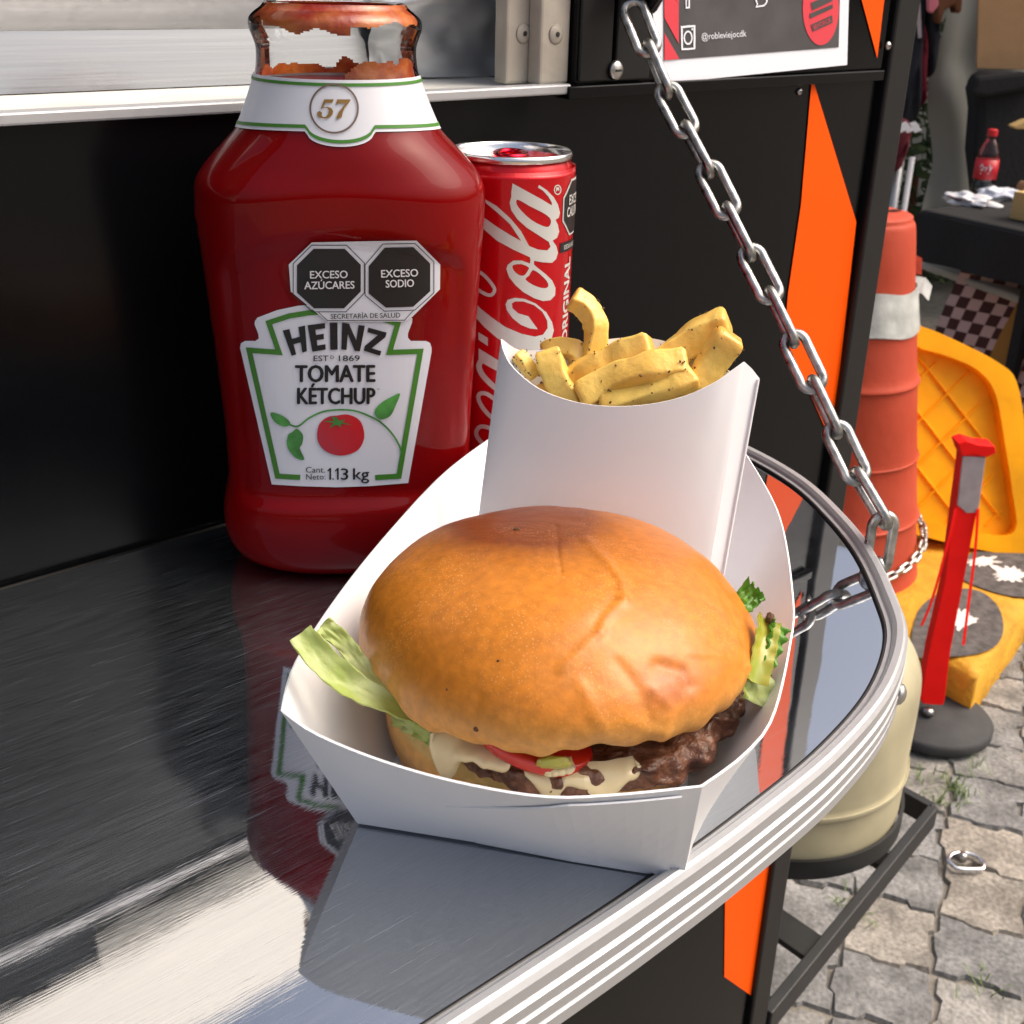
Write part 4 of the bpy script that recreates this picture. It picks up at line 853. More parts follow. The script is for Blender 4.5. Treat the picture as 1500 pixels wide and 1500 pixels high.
P = front(772, 1118, .0605); s = (P-C).dot(FWD)/F; rd = (P-HB); rd.z = 0; rd.normalize(); sd_ = rd.cross(up0)
ts = mk('tomato_slice', *loft([[P-rd*.0115+(sd_*math.cos(a)+rd*math.sin(a)*.75)*.0175*q+up0*(z+.004*math.cos(a)) for a in [2*math.pi*k/32 for k in range(32)]] for q, z in ((.95, -.0022), (1, -.001), (1, .001), (.95, .0022))]), 'slice', burger, True)
P = front(812, 1117, .0618); blob('cheese_bit', P, (vr*.005, (P-HB).normalized()*.002, up0*.0022), 'pepper', burger, 3, .2)
# leaves
def leaf(name, spine, width, m, parent, curl=.3, ruff=.15, nn=30, mm=13, nrm=up0, seed=0, cup=.2):
    sp = spline(spine, max(2, nn//(len(spine)-1))); V = []; N = len(sp)
    for i, p in enumerate(sp):
        t = i/(N-1); a = sp[max(0, i-1)]; b = sp[min(N-1, i+1)]; T = (b-a).normalized(); Sd = T.cross(nrm).normalized(); U = Sd.cross(T)
        w = width(t)
        for j in range(mm):
            s = -1+2*j/(mm-1); e = abs(s)**2
            off = ruff*w*e*math.sin(t*26+s*3+seed)+ruff*w*.6*noise.noise(Vector((t*9+seed, s*3, 0)))
            V.append(p+Sd*s*w*(1+.12*noise.noise(Vector((t*14, s*2+seed, 4))))+U*(cup*w*e+off+curl*0))
    return mk(name, V, [(i*mm+j, (i+1)*mm+j, (i+1)*mm+j+1, i*mm+j+1) for i in range(N-1) for j in range(mm-1)], m, parent, True, solid=.0006)
def lp(x, y, rr): return front(x, y, rr)
l0 = front(590, 1040, .060); sdep = (l0-C).length
def at_len(x, y, L): d = ray(x, y).normalized(); return C+d*L
leaf('lettuce_leaf', [at_len(440, 928, sdep-.004), at_len(470, 965, sdep-.006), at_len(510, 1000, sdep-.006), at_len(550, 1022, sdep-.003), at_len(600, 1045, sdep+.004), at_len(660, 1066, sdep+.014)], lambda t: .0038*(1-.2*t)+.0008*math.sin(t*5), 'lettuce', burger, ruff=.16, nrm=(up0*.6-FWD*.8).normalized(), seed=1, cup=.35)
leaf('lettuce_leaf', [at_len(472, 915, sdep+.000), at_len(500, 938, sdep+.002), at_len(530, 975, sdep+.004), at_len(560, 1010, sdep+.008)], lambda t: .0030*(1-.2*t), 'lettuce', burger, ruff=.3, nrm=(up0*.3-FWD*.9).normalized(), seed=4, cup=.2)
r0 = front(1090, 980, .0625); rl = (r0-C).length
leaf('green_leaf', [at_len(1078, 870, rl+.03), at_len(1095, 880, rl+.028), at_len(1108, 888, rl+.026)], lambda t: .0062*(1-.35*t), 'lettuce2', burger, ruff=.35, nrm=(up0*.6-FWD*.8).normalized(), seed=2)
leaf('green_leaf', [at_len(1140, 915, rl+.016), at_len(1133, 945, rl+.013), at_len(1120, 985, rl+.010)], lambda t: .0042*(1-.45*t), 'lettuce2', burger, ruff=.3, nrm=(RT*.5-FWD*.8).normalized(), seed=3)
leaf('pepper_strip', [at_len(1122, 908, rl+.014), at_len(1118, 935, rl+.011), at_len(1112, 965, rl+.008), at_len(1104, 1000, rl+.006)], lambda t: .0044*(1-.1*t), 'pepper', burger, ruff=.06, nrm=(RT*.3-FWD*.8).normalized(), seed=5, cup=.5)
leaf('lettuce_leaf', [at_len(1090, 925, rl+.020), at_len(1100, 960, rl+.014), at_len(1108, 1000, rl+.010), at_len(1104, 1030, rl+.008)], lambda t: .0055, 'lettuce', burger, ruff=.2, nrm=(RT*.4-FWD*.8).normalized(), seed=6)
P = at_len(1128, 906, rl+.013); blob('seed_tip', P, (RT*.0014, FWD*.0014, UP*.0018), 'spice', burger, 2)
leaf('lettuce_shred', [front(575, 1050, .0560), front(605, 1066, .0570), front(640, 1086, .0575)], lambda t: .0022, 'lettuce', burger, ruff=.4, nrm=(-FWD), seed=8)

# ================================================================== FRIES CARTON + FRIES
carton = thing('fries_carton', 'white scoop carton of fries leaning in the back of the paper tray', 'carton', TL(.05, .13))
CP = TL(.05, .120, .004); CN = (-E2*math.cos(math.radians(13))+up0*math.sin(math.radians(13))).normalized()
def cpt(x, y, k=0): return onp(x, y, CP-CN*k, CN)           # pixel on the carton's front plane, k metres behind it
topf = [(735, 497), (741, 513), (757, 537), (795, 566), (845, 584), (900, 591), (955, 588), (1005, 577), (1048, 558), (1072, 542), (1090, 530)]
botf = [(686, 880), (700, 884), (730, 888), (770, 892), (810, 896), (850, 900), (890, 904), (930, 907), (965, 910), (1000, 912), (1024, 913)]
def grid_panel(name, topl, botl, bulge, nz, k0=0, sg=1):
    V = []; m_ = len(topl)
    for j in range(nz+1):
        f = j/nz
        for i, (a, b) in enumerate(zip(botl, topl)):
            t = i/(m_-1); x, y = a[0]+(b[0]-a[0])*f, a[1]+(b[1]-a[1])*f
            V.append(cpt(x, y, k0) + CN*sg*bulge(t, f))
    return mk(name, V, [(j*m_+i, j*m_+i+1, (j+1)*m_+i+1, (j+1)*m_+i) for j in range(nz) for i in range(m_-1)], 'paper', carton, True, solid=.0006)
tf2 = [(p.x, p.y) for p in spline([(*q, 0) for q in topf], 4)]; bf2 = [(p.x, p.y) for p in spline([(*q, 0) for q in botf], 4)]
grid_panel('front_panel', tf2, bf2, lambda t, f: .011*math.sin(math.pi*t)*(.3+.7*f), 16)
grid_panel('side_fold', [(1090, 530), (1101, 541), (1112, 556)], [(1024, 913), (1036, 914), (1048, 915)], lambda t, f: -.006*t, 10)
topb = [(735, 497), (760, 512), (800, 512), (850, 503), (890, 497), (935, 494), (975, 500), (1010, 515), (1050, 535), (1085, 550), (1112, 556)]
tb2 = [(p.x, p.y) for p in spline([(*q, 0) for q in topb], 4)]; bb2 = [(a[0]+(1048-686)/(1024-686)*0+(a[0]-686)*.07, a[1]) for a in bf2]
V = []; m_ = len(tb2)
for j in range(13):
    f = j/12
    for i in range(m_):
        t = i/(m_-1); k = .004+.024*math.sin(math.pi*t)*(.25+.75*f); x, y = bb2[i][0]+(tb2[i][0]-bb2[i][0])*f, bb2[i][1]+(tb2[i][1]-bb2[i][1])*f
        V.append(cpt(x, y, k))
mk('back_panel', V, [(j*m_+i, j*m_+i+1, (j+1)*m_+i+1, (j+1)*m_+i) for j in range(12) for i in range(m_-1)], 'paper', carton, True, solid=.0006)
for x, y, r in ((757, 600, 2.2), (738, 690, 1.5), (732, 655, 1.6), (745, 640, 1.2), (825, 637, 1.2), (712, 735, 2.4)):
    decal('grease_spot', [circle2((x, y), r, r*.8, 10)], lambda a, b: cpt(a, b)+CN*(.0009+.011*math.sin(math.pi*max(0, min(1, (a-(735-49*(900-(900-(b-497)*1.0)-0)/400))/345)))*(.3+.7*(895-b)/360)), MT and 'reflect', carton)
FR_L = ['bent fry standing tallest out of the carton', 'small fry tip at the left corner of the carton', 'pale flat fry leaning against the left carton rim', 'short spiced fry behind the pale left fry',
        'spiced fry lying crosswise behind the long front fry', 'long fry lying across the front of the carton opening', 'orange edged fry lowest along the front rim', 'thick fry pointing to the right at the back', 'square ended fry standing at the right rim',
        'short fry half hidden at the foot of the bent fry', 'fry half buried in the middle of the carton', 'fry buried under the square ended right fry', 'fry buried under the pale left fry']
fries = [([(838, 436), (856, 448), (871, 470), (873, 498), (866, 540), (862, 600)], 15, .019), ([(758, 518), (768, 530), (784, 553)], 9, .010), ([(800, 512), (812, 545), (836, 590), (850, 640)], 19, .008), ([(796, 520), (822, 512), (846, 520), (856, 560)], 15, .022),
         ([(832, 566), (860, 545), (900, 527), (955, 508)], 21, .013), ([(848, 584), (890, 564), (940, 548), (1008, 536)], 22, .004), ([(880, 594), (940, 582), (985, 567), (1016, 548)], 18, .001), ([(940, 548), (985, 520), (1030, 488), (1068, 474)], 21, .021), ([(1005, 610), (1022, 570), (1047, 525), (1072, 490)], 21, .008),
         ([(866, 560), (900, 548), (948, 520)], 17, .020), ([(900, 620), (935, 590), (960, 545)], 20, .014), ([(960, 620), (985, 585), (1010, 560)], 20, .012), ([(790, 590), (812, 580), (850, 590)], 20, .013)]
def fry(pts, w, k, label, seed):
    cols = []; rng = random.Random(seed); P = spline([cpt(x, y, k+rng.uniform(-.0015, .0015)) for x, y in pts], 7); rings = []; n = len(P); s = (P[0]-C).dot(FWD)/F
    tw = rng.uniform(-.5, .5)
    for i, p in enumerate(P):
        T = (P[min(n-1, i+1)]-P[max(0, i-1)]).normalized(); N1 = T.cross(FWD).normalized(); N2 = T.cross(N1)
        e = min(1, .80+.2*math.sin(min(1, i/1.6)*math.pi/2))*min(1, .80+.2*math.sin(min(1, (n-1-i)/1.6)*math.pi/2))*(1+.10*noise.noise(Vector((i*.35, seed, 1)))); ring = []
        for q in range(16):
            a = 2*math.pi*q/16+.0001+math.pi/16; c, sn = math.cos(a), math.sin(a); X = math.copysign(abs(c)**.22, c); Y = math.copysign(abs(sn)**.22, sn)
            t2 = tw+.25*math.sin(i*.2+seed); Xr, Yr = X*math.cos(t2)-Y*math.sin(t2), X*math.sin(t2)+Y*math.cos(t2)
            v = p+(N1*Xr+N2*Yr*.85)*w*s*e*(1+.10*noise.noise(p*60+Vector((q*.4, seed, 0))))
            ring.append(v); ed2 = abs(X*Y)**3; en = sst(.16, 0, min(i, n-1-i)/(n-1)); nz_ = noise.noise(v*130+Vector((seed, 0, 0)))*.5+.5; nb_ = noise.noise(v*45+Vector((0, seed, 0)))
            tq = min(1, max(0, .10+.42*ed2*nz_+.60*en*nz_+.75*max(0, nb_))); cc_ = Vector((.90, .66, .17)).lerp(Vector((.70, .29, .015)), tq).lerp(Vector((.42, .14, .015)), max(0, tq-.6)*1.2); cols.append((*cc_, 1))
        rings.append(ring)
    o = thing('french_fry', label, 'fry', P[n//2], 'fries in the paper carton')
    b = mk('stick', *loft(rings), 'fry', o, True); ta = b.data.color_attributes.new('toast', 'FLOAT_COLOR', 'POINT')
    for q, c in enumerate(cols): ta.data[q].color = c
    sv = []; sf = []
    for q in range(34):
        i = rng.randrange(1, n-1); a = rng.randrange(16); c = rings[i][a]; a2 = rings[i][(a+1) % 16]; b2 = rings[i+1][a]
        c = c+(a2-c)*rng.random()+(b2-c)*rng.random(); nn = (c-P[i]).normalized(); X = nn.orthogonal().normalized(); Y = nn.cross(X); r = rng.uniform(.0002, .0007); n0 = len(sv)
        sv += [c+nn*.0004+X*r*math.cos(t)+Y*r*.7*math.sin(t) for t in (0, 1.2, 2.6, 3.9, 5.1)]+[c+nn*.0010]; sf += [(n0+t, n0+(t+1) % 5, n0+5) for t in range(5)]
    tag(mk('seasoning', sv, sf, 'spice', o), kind='stuff')
for i, (pts, w, k) in enumerate(fries): fry(pts, w, k, FR_L[i], i+3)

# ================================================================== GAS CYLINDER
gas = thing('gas_cylinder', 'cream painted gas cylinder strapped in the black rack at truck end', 'gas cylinder', (CC.x, CC.y, RZ+.003))
gz = RZ+.003
gp = [(p.x, p.y) for p in spline([(q[0], q[1], 0) for q in [(.10, gz), (.128, gz+.008), (.146, gz+.026), (CR, gz+.05), (CR, gz+.092), (CR+.003, gz+.097), (CR+.003, gz+.104), (CR, gz+.109), (CR, gz+.20), (.143, gz+.235), (.118, gz+.265), (.07, gz+.285), (.03, gz+.29)]], 4)]
mk('tank_body', *revolve(gp, (CC.x, CC.y, 0), 72), 'cyl', gas, True)
mk('collar', *loft([[CC+Vector((math.cos(a)*.075, math.sin(a)*.075, z)) for a in [.5+5.2*k/40 for k in range(41)]] for z in (gz+.278, gz+.31)], False, False), 'cyl', gas, True, solid=.004)
mk('valve', *join(revolve([(.014, gz+.285), (.014, gz+.30), (.022, gz+.303), (.022, gz+.315), (.006, gz+.318), (0, gz+.318)], (CC.x, CC.y, 0), 20), tube([(CC.x, CC.y, gz+.295), (CC.x+.05, CC.y-.02, gz+.295)], .009, 10)), 'screw', gas, True)
mk('foot_ring', *loft([[CC+Vector((math.cos(a)*.105, math.sin(a)*.105, z)) for a in [2*math.pi*k/48 for k in range(48)]] for z in (gz-.018, gz+.02)], False, False), 'cyl', gas, True, solid=.004)

# ================================================================== TRAFFIC DRUM, DELINEATOR, BARRIER, BLOCK, RING
DC = Vector((2.405, .965, ZG))-RT*.092; DC.z = ZG; H0 = ZG
dr = thing('traffic_drum', 'faded orange traffic drum with torn white sleeve and ribbed rings', 'traffic drum', DC)
dp = [(.215, .0), (.215, .05), (.19, .10), (.182, .19), (.178, .27), (.184, .285), (.178, .30), (.172, .42), (.176, .435), (.171, .45), (.164, .60), (.169, .615), (.160, .64), (.156, .72), (.158, .735), (.1525, .74), (.146, .80), (.138, .945), (.130, .972), (.115, .985), (0, .99)]
def dring(r, z, seg=64, w=0): k = (.86+.30*(1-z)); return [Vector((DC.x, DC.y, H0+z+w*math.sin(10*math.pi*q/seg)))+RT*.055*(1-z)+Vector((math.cos(2*math.pi*q/seg)*r*k, math.sin(2*math.pi*q/seg)*r*k, 0)) for q in range(seg)]
mk('drum_body', *loft([dring(max(.001, p.x), p.y) for p in spline([(*q, 0) for q in dp], 5)]), 'drum', dr, True)
mk('reflective_sleeve', *loft([dring(r, z, 64, .004) for r, z in ((.1590, .735), (.1560, .76), (.1515, .80), (.149, .83))], False, False), 'sleeve', dr, True, solid=.003)
for k in range(2):
    p = DC+Vector((-.02+.05*k, -.05, .99)); mk('drum_slot', *bar(p, p+Vector((.03, -.01, 0)), .01, .002), 'dark', dr)
pf = atD(1352, 425, 2.86)
mk('torn_flap', [pf+RT*a+UP*b+FWD*c for a, b, c in ((-.02, .035, 0), (.008, .03, .004), (.022, .01, .0), (.010, -.028, -.01), (-.004, -.008, -.004), (-.02, -.01, 0))], [(0, 1, 2, 3, 4, 5)], 'sleeve', dr, solid=.001)
mk('torn_flap', [pf+RT*a+UP*b+FWD*c for a, b, c in ((-.02, .085, 0), (-.004, .075, -.006), (-.006, .035, -.008), (-.024, .04, 0))], [(0, 1, 2, 3)], 'drum', dr, solid=.001)
dcn = thing('drum_chain', 'small steel chain looped around the foot of the orange drum', 'chain', DC)
zc0 = -1.2+.205
chain(dcn, [Vector((DC.x, DC.y, 0))+RT*.043+Vector((math.cos(a)*.214, math.sin(a)*.214, zc0+.05*math.cos(a-.2))) for a in [-2.6+k*.1 for k in range(38)]], .042, .022, .0042, 'zinc', .5)
mk('drum_foot_lug', *blob('t', (0, 0, 0), (Vector((.001, 0, 0)),)*3, 'drum', None).data.vertices and ([DC+Vector((x, y, z)) for x, y, z in ((-.02, -.24, 0), (.16, -.20, 0), (.12, -.15, .11), (.0, -.17, .11), (-.02, -.1, 0), (.16, -.1, 0))], [(0, 1, 2, 3), (0, 3, 4), (1, 5, 2), (3, 2, 5, 4)]), 'drum', dr)
bpy.data.objects.remove([o for o in bpy.data.objects if o.name == 't'][0])
# delineator
DB = onz(1366, 1050, ZG+.035); DB.z = ZG
de = thing('delineator_post', 'fluorescent red plastic delineator post with grey reflector on round rubber base', 'delineator', DB)
mk('rubber_base', *revolve([(0, ZG+.016), (.118, ZG+.016), (.122, ZG+.022), (.122, ZG+.036), (.116, ZG+.043), (.05, ZG+.047), (.028, ZG+.052), (0, ZG+.052)], (DB.x, DB.y, 0), 56), 'rubber', de, True)
pt = [atD(x, y, (DB-C).dot(FWD)) for x, y in ((1424, 648),)][0]
pl0 = DB+up0*.05; dpt = (DB-C).dot(FWD)
def dpx(x, y, k=0): # upright plane through the base facing the camera
    return onp(x, y, pl0, fw0) + fw0*k
def slab(name, px, th, m, parent): 
    A = [dpx(x, y, -th/2) for x, y in px]; B = [dpx(x, y, th/2) for x, y in px]; n = len(px)
    return mk(name, A+B, [tuple(range(n)), tuple(range(2*n-1, n-1, -1))]+[(k, k+n, (k+1) % n+n, (k+1) % n) for k in range(n)], m, parent, bevel=.002)
slab('post', [(1345, 1018), (1349, 1026), (1378, 1028), (1381, 1020), (1389, 950), (1427, 750), (1440, 660), (1405, 658), (1394, 740), (1380, 850), (1358, 945)], .028, 'fluo', de)
slab('reflector', [(1406, 664), (1440, 665), (1429, 746), (1412, 747), (1398, 735)], .033, 'reflect', de)
slab('top_cap', [(1398, 644), (1410, 640), (1428, 646), (1452, 648), (1454, 658), (1440, 665), (1422, 660), (1404, 662)], .04, 'fluo', de)
for pts in ([(1395, 740), (1384, 790), (1362, 870), (1346, 910)], [(1428, 740), (1424, 800), (1414, 880), (1407, 938)]):
    mk('ribbon', *loft([[dpx(x-2.2, y, -.02), dpx(x+2.2, y, -.018), dpx(x+2.2, y, -.016), dpx(x-2.2, y, -.018)] for x, y in [(p.x, p.y) for p in spline([(*q, 0) for q in pts], 4)]]), 'fluo', de)
bb = dpx(1357, 1030, -.02); mk('bolt', *revolve([(0, .012), (.006, .012), (.010, .008), (.012, 0)], bb-up0*.012, 16), 'screw', de, True)
# concrete block
blk = thing('concrete_block', 'yellow painted concrete block with two dark round patches', 'block', onz(1440, 920, ZG))
ztop = ZG+.13
cA0 = onz(1432, 988, ztop); cB0 = onz(1335, 938, ztop); ddir = (onz(1500, 895, ztop)-cA0).normalized(); wdir = (cB0-cA0).normalized()
q = [cA0, cA0+ddir*1.0, cA0+ddir*1.0+wdir*.55, cA0+wdir*.55]
pv = []
NX, NY = 40, 22
V = []; Fc = []
for i in range(NX+1):
    for j in range(NY+1):
        p = cA0+ddir*(i/NX)*1.0+wdir*(j/NY)*.55; e = min(i, NX-i, j, NY-j)
        ed_ = 1 if e == 0 else 0
        p = p+up0*(-.008*ed_-.002*abs(noise.noise(p*30))+ (-.012*max(0, noise.noise(p*22)) if e < 2 else 0)); V.append(p)
for i in range(NX):
    for j in range(NY): Fc.append((i*(NY+1)+j, (i+1)*(NY+1)+j, (i+1)*(NY+1)+j+1, i*(NY+1)+j+1))
def skirt(idx):
    n0 = len(V)
    for a in idx: V.append(Vector((V[a].x, V[a].y, ZG+.0))+(Vector((noise.noise(V[a]*40), noise.noise(V[a]*35+Vector((3, 1, 0))), 0))*.004))
    for k in range(len(idx)-1): Fc.append((idx[k], idx[k+1], n0+k+1, n0+k))
skirt([j for j in range(NY+1)]); skirt([i*(NY+1) for i in range(NX+1)]); skirt([i*(NY+1)+NY for i in range(NX+1)]); skirt([NX*(NY+1)+j for j in range(NY+1)])
mk('block_body', V, Fc, 'ypaint', blk, True)
def on_blk(x, y, k=0): return onz(x, y, ztop+k)
decal('dark_patch', [sm2([(1335, 950), (1345, 895), (1378, 868), (1410, 862), (1440, 868), (1463, 890), (1470, 920), (1460, 945), (1430, 958), (1390, 962), (1355, 965)], 4)], lambda x, y: on_blk(x, y, .0035), 'concrete', blk)
decal('dark_patch', [sm2([(1400, 830), (1420, 812), (1460, 805), (1560, 815), (1600, 850), (1560, 872), (1490, 874), (1440, 862), (1410, 848)], 4)], lambda x, y: on_blk(x, y, .0035), 'concrete', blk)
def splat(cx, cy, rx, ry, seed):
    r = random.Random(seed); return [(cx+rx*math.cos(a)*f, cy+ry*math.sin(a)*f) for a, f in [(2*math.pi*k/60, .55+.5*abs(noise.noise(Vector((math.cos(2*math.pi*k/60)*2.2, math.sin(2*math.pi*k/60)*2.2, seed))))*2+r.uniform(-.10, .10)) for k in range(60)]]
decal('white_splash', [splat(1408, 908, 27, 17, 2)], lambda x, y: on_blk(x, y, .0055), 'wpaint', blk)
decal('white_splash', [splat(1480, 842, 30, 15, 5)], lambda x, y: on_blk(x, y, .0055), 'wpaint', blk)
decal('white_splash', [splat(1440, 822, 26, 9, 6)], lambda x, y: on_blk(x, y, .0055), 'wpaint', blk)
# yellow barrier
bz = thing('plastic_barrier', 'yellow moulded plastic barrier panel with diamond lattice ribs', 'barrier', onz(1450, 800, ZG))
BN = (-fw0*.93+up0*.36).normalized(); BP = onz(1440, 800, ZG+.135)
def bpx(x, y, k=0): return onp(x, y, BP, BN)+BN*k
outer_b = sm2([(1300, 474), (1345, 480), (1400, 503), (1455, 532), (1482, 560), (1497, 640), (1512, 735), (1520, 810), (1440, 806), (1330, 780), (1300, 770)], 4)
inner_b = sm2([(1300, 508), (1345, 513), (1395, 528), (1430, 547), (1452, 580), (1465, 650), (1476, 720), (1480, 775), (1440, 782), (1330, 758), (1300, 750)], 4)
def plate(name, loops, k0, k1, fn, m, parent):
    bm = fill2d(loops); r = bmesh.ops.extrude_face_region(bm, geom=bm.faces[:]); vs = [e for e in r['geom'] if isinstance(e, bmesh.types.BMVert)]; vset = set(vs)
    for v in bm.verts: v.co = fn(v.co.x, v.co.y, k1 if v in vset else k0)
    bmesh.ops.recalc_face_normals(bm, faces=bm.faces); me = bpy.data.meshes.new(name); bm.to_mesh(me); bm.free(); me.materials.append(MT[m]); o = bpy.data.objects.new(name, me); COL.objects.link(o)
    md = o.modifiers.new('b', 'BEVEL'); md.width = .006; md.segments = 2; md.limit_method = 'ANGLE'; md.angle_limit = .9
    return par(o, parent)
plate('barrier_rim', [outer_b, inner_b], -.05, .03, bpx, 'yellow', bz)
plate('barrier_panel', [sm2([(x+(1400-x)*-.01, y) for x, y in [(1300, 500), (1345, 505), (1395, 520), (1435, 540), (1458, 575), (1470, 650), (1481, 720), (1486, 782), (1440, 788), (1330, 764), (1300, 758)]], 3)], -.03, -.004, bpx, 'yellow', bz)
for i in range(-6, 14):
    x0 = 1120+i*64
    for (a, b) in (((x0, 480), (x0+250, 800)), ((x0+250, 470), (x0-60, 770))):
        pts = [(a[0]+(b[0]-a[0])*t/40, a[1]+(b[1]-a[1])*t/40) for t in range(41)]
        def inside(p): return 1305 < p[0] and p[0] < 1440+(p[1]-545)*.14 and p[1] > 512+max(0, (p[0]-1345))*.33+max(0, p[0]-1420)*.5 and p[1] < 752+(p[0]-1300)*.14
        ins = [p for p in pts if inside(p)]
        if len(ins) > 3:
            mk('lattice_rib', *loft([[bpx(x-2.4, y, -.006), bpx(x-1.2, y, .004), bpx(x+1.2, y, .004), bpx(x+2.4, y, -.006)] for x, y in (ins[0], ins[-1])]), 'yellow', bz, bevel=.0015)
# ground anchor ring
rp = onz(1415, 1266, ZG+.016)
gr = thing('anchor_ring', 'small steel D-ring lying on the paving stones', 'ring', rp)
dpts = [(math.cos(a)*.030, math.sin(a)*.026) for a in [-.25+k*(math.pi+.5)/18 for k in range(19)]]+[(-.024, -.016), (-.012, -.018), (0, -.018), (.012, -.018), (.024, -.016)]
mk('ring', *tube([rp+Vector((x*.75+y*.66, -x*.66+y*.75, .004)) for x, y in dpts], .0042, 8, True), 'lid', gr, True)
mk('anchor_bolt', *revolve([(0, .012), (.007, .012), (.008, 0)], rp+Vector((.008, .012, 0)), 12), 'screw', gr, True)

# ================================================================== MARKET STALL BEHIND
ZT = ZG+.76
def tz(x, y, z=ZT): return onz(x, y, z)
tbl = thing('stall_table', 'folding table under a black cloth in the market stall', 'table', tz(1430, 320)-up0*.76)
e0 = tz(1348, 306); e1 = tz(1500, 338); xd = (e1-e0); xd.z = 0; xd.normalize(); yd = Vector((-xd.y, xd.x, 0))
if yd.dot(fw0) < 0: yd = -yd
def T_(a, b, z=0): return e0+xd*a+yd*b+up0*z
mk('tabletop', *loft([[T_(0, 0, z), T_(1.5, 0, z), T_(1.5, .65, z), T_(0, .65, z)] for z in (-.035, 0)]), 'cloth_b', tbl, bevel=.012)
V = []
for i in range(61):
    for j in range(8): t = i/60; f = j/7; V.append(T_(-.004+1.508*t, -.006-.010*f*math.sin(t*40)-.006*f, -.012-.15*f))
mk('cloth_drop', V, [(i*8+j, (i+1)*8+j, (i+1)*8+j+1, i*8+j+1) for i in range(60) for j in range(7)], 'cloth_b', tbl, True, solid=.003)
for a, b in ((.42, .06), (1.4, .06), (.42, .58), (1.4, .58)): mk('leg', *bar(T_(a, b, -.036), T_(a, b, -.745), .035, .035, xd), 'cloth_b', tbl)
# checkered sacks / cloths under the table
def checker(name, c1, c2, sc, stripe):
    m = bpy.data.materials.new(name); m.use_nodes = True; n = m.node_tree; b = n.nodes['Principled BSDF']; b.inputs['Roughness'].default_value = .8
    uvn = n.nodes.new('ShaderNodeAttribute'); uvn.attribute_name = 'cloth'; ck = n.nodes.new('ShaderNodeTexChecker'); ck.inputs['Color1'].default_value = (*c1, 1); ck.inputs['Color2'].default_value = (*c2, 1); ck.inputs['Scale'].default_value = sc
    n.links.new(uvn.outputs['Vector'], ck.inputs['Vector'])
    sx = n.nodes.new('ShaderNodeSeparateXYZ'); n.links.new(uvn.outputs['Vector'], sx.inputs[0]); cmp = n.nodes.new('ShaderNodeMath'); cmp.operation = 'COMPARE'; cmp.inputs[1].default_value = stripe; cmp.inputs[2].default_value = .055; n.links.new(sx.outputs[0], cmp.inputs[0])
    mx = n.nodes.new('ShaderNodeMix'); mx.data_type = 'RGBA'; n.links.new(cmp.outputs[0], mx.inputs['Factor']); n.links.new(ck.outputs[0], mx.inputs['A']); mx.inputs['B'].default_value = (.32, .15, .02, 1); n.links.new(mx.outputs['Result'], b.inputs['Base Color'])
    return m
def cloth_sheet(name, label, P0, X, Y, m, cols=.02, wav=.03, seed=0):
    o = thing(name, label, 'cloth', P0); V = []; uv = []; N = 40
    for i in range(N+1):
        for j in range(N+1):
            u, v = i/N, j/N; nrm_ = X.cross(Y).normalized(); V.append(P0+X*u+Y*v+nrm_*(wav*math.sin(u*9+seed+v*2)+wav*.5*noise.noise(Vector((u*4, v*4, seed))))); uv.append((u*X.length, v*Y.length, .0005))
    me = mk('sheet', V, [(i*(N+1)+j, (i+1)*(N+1)+j, (i+1)*(N+1)+j+1, i*(N+1)+j+1) for i in range(N) for j in range(N)], m, o, True, solid=.004)
    at = me.data.attributes.new('cloth', 'FLOAT_VECTOR', 'POINT')
    for i, q in enumerate(uv): at.data[i].vector = q
    return o
CK = checker('checkered_print', (.48, .33, .30), (.05, .010, .007), 26, .27); MT['check'] = CK
cloth_sheet('checkered_cloth', 'brown and cream checkered cloth with yellow stripe draped under the table', T_(.05, .02, -.72), xd*.62+up0*.02, up0*.60+yd*.10+xd*.10, 'check', wav=.025)
cloth_sheet('checkered_cloth', 'brown checkered cloth hanging further along the black table', T_(.72, .05, -.72), xd*.7, up0*.56+yd*.06+xd*.06, 'check', wav=.03, seed=4)
lc = thing('folded_sheet', 'pale folded sheet showing just below the black table edge', 'cloth', T_(.2, .2, -.3))
mk('sheet', *loft([[T_(-.05, .10, z), T_(.40, .06, z-.02), T_(.45, .4, z), T_(-.05, .5, z)] for z in (-.22, -.195)]), 'canvas', lc, bevel=.008)
# things on the table
cbm = tz(1438, 283); cc = thing('cola_bottle', 'plastic cola bottle with red cap and label on the black table', 'bottle', cbm)
S_ = .96
pr = [(.028, 0), (.033, .006), (.033, .03), (.030, .045), (.033, .06), (.0335, .12), (.032, .135), (.030, .150), (.022, .178), (.0135, .197), (.0135, .214)]
prs = [(p.x, p.y) for p in spline([(*q, 0) for q in pr], 4)]
mk('shell', *revolve([(r*1.25*S_, z*S_) for r, z in prs], cbm, 32), 'pet', cc, True)
mk('drink', *revolve([(r*1.2*S_, z*S_+.001) for r, z in prs if z < .11], cbm, 32), 'cola', cc, True)
lb_ = mk('wrap_label', *revolve([(.0335*1.27*S_, .055*S_), (.0335*1.27*S_, .125*S_)], cbm, 32), 'clabel', cc, True)
lb_.data.polygons[0].use_smooth = True
mk('cap', *revolve([(.0165*S_*1.1, .207*S_), (.0165*S_*1.1, .228*S_), (.014*S_, .231*S_), (0, .231*S_)], cbm, 24), 'cap', cc)
bfd = (C-cbm); bfd.z = 0; bfd.normalize(); bsd = up0.cross(bfd)
def cbl(u, v, off=.0006): th = u/.042; return cbm+bfd*(.0335*1.27*S_+off)*math.cos(th)+bsd*(.0335*1.27*S_+off)*math.sin(th)+up0*v
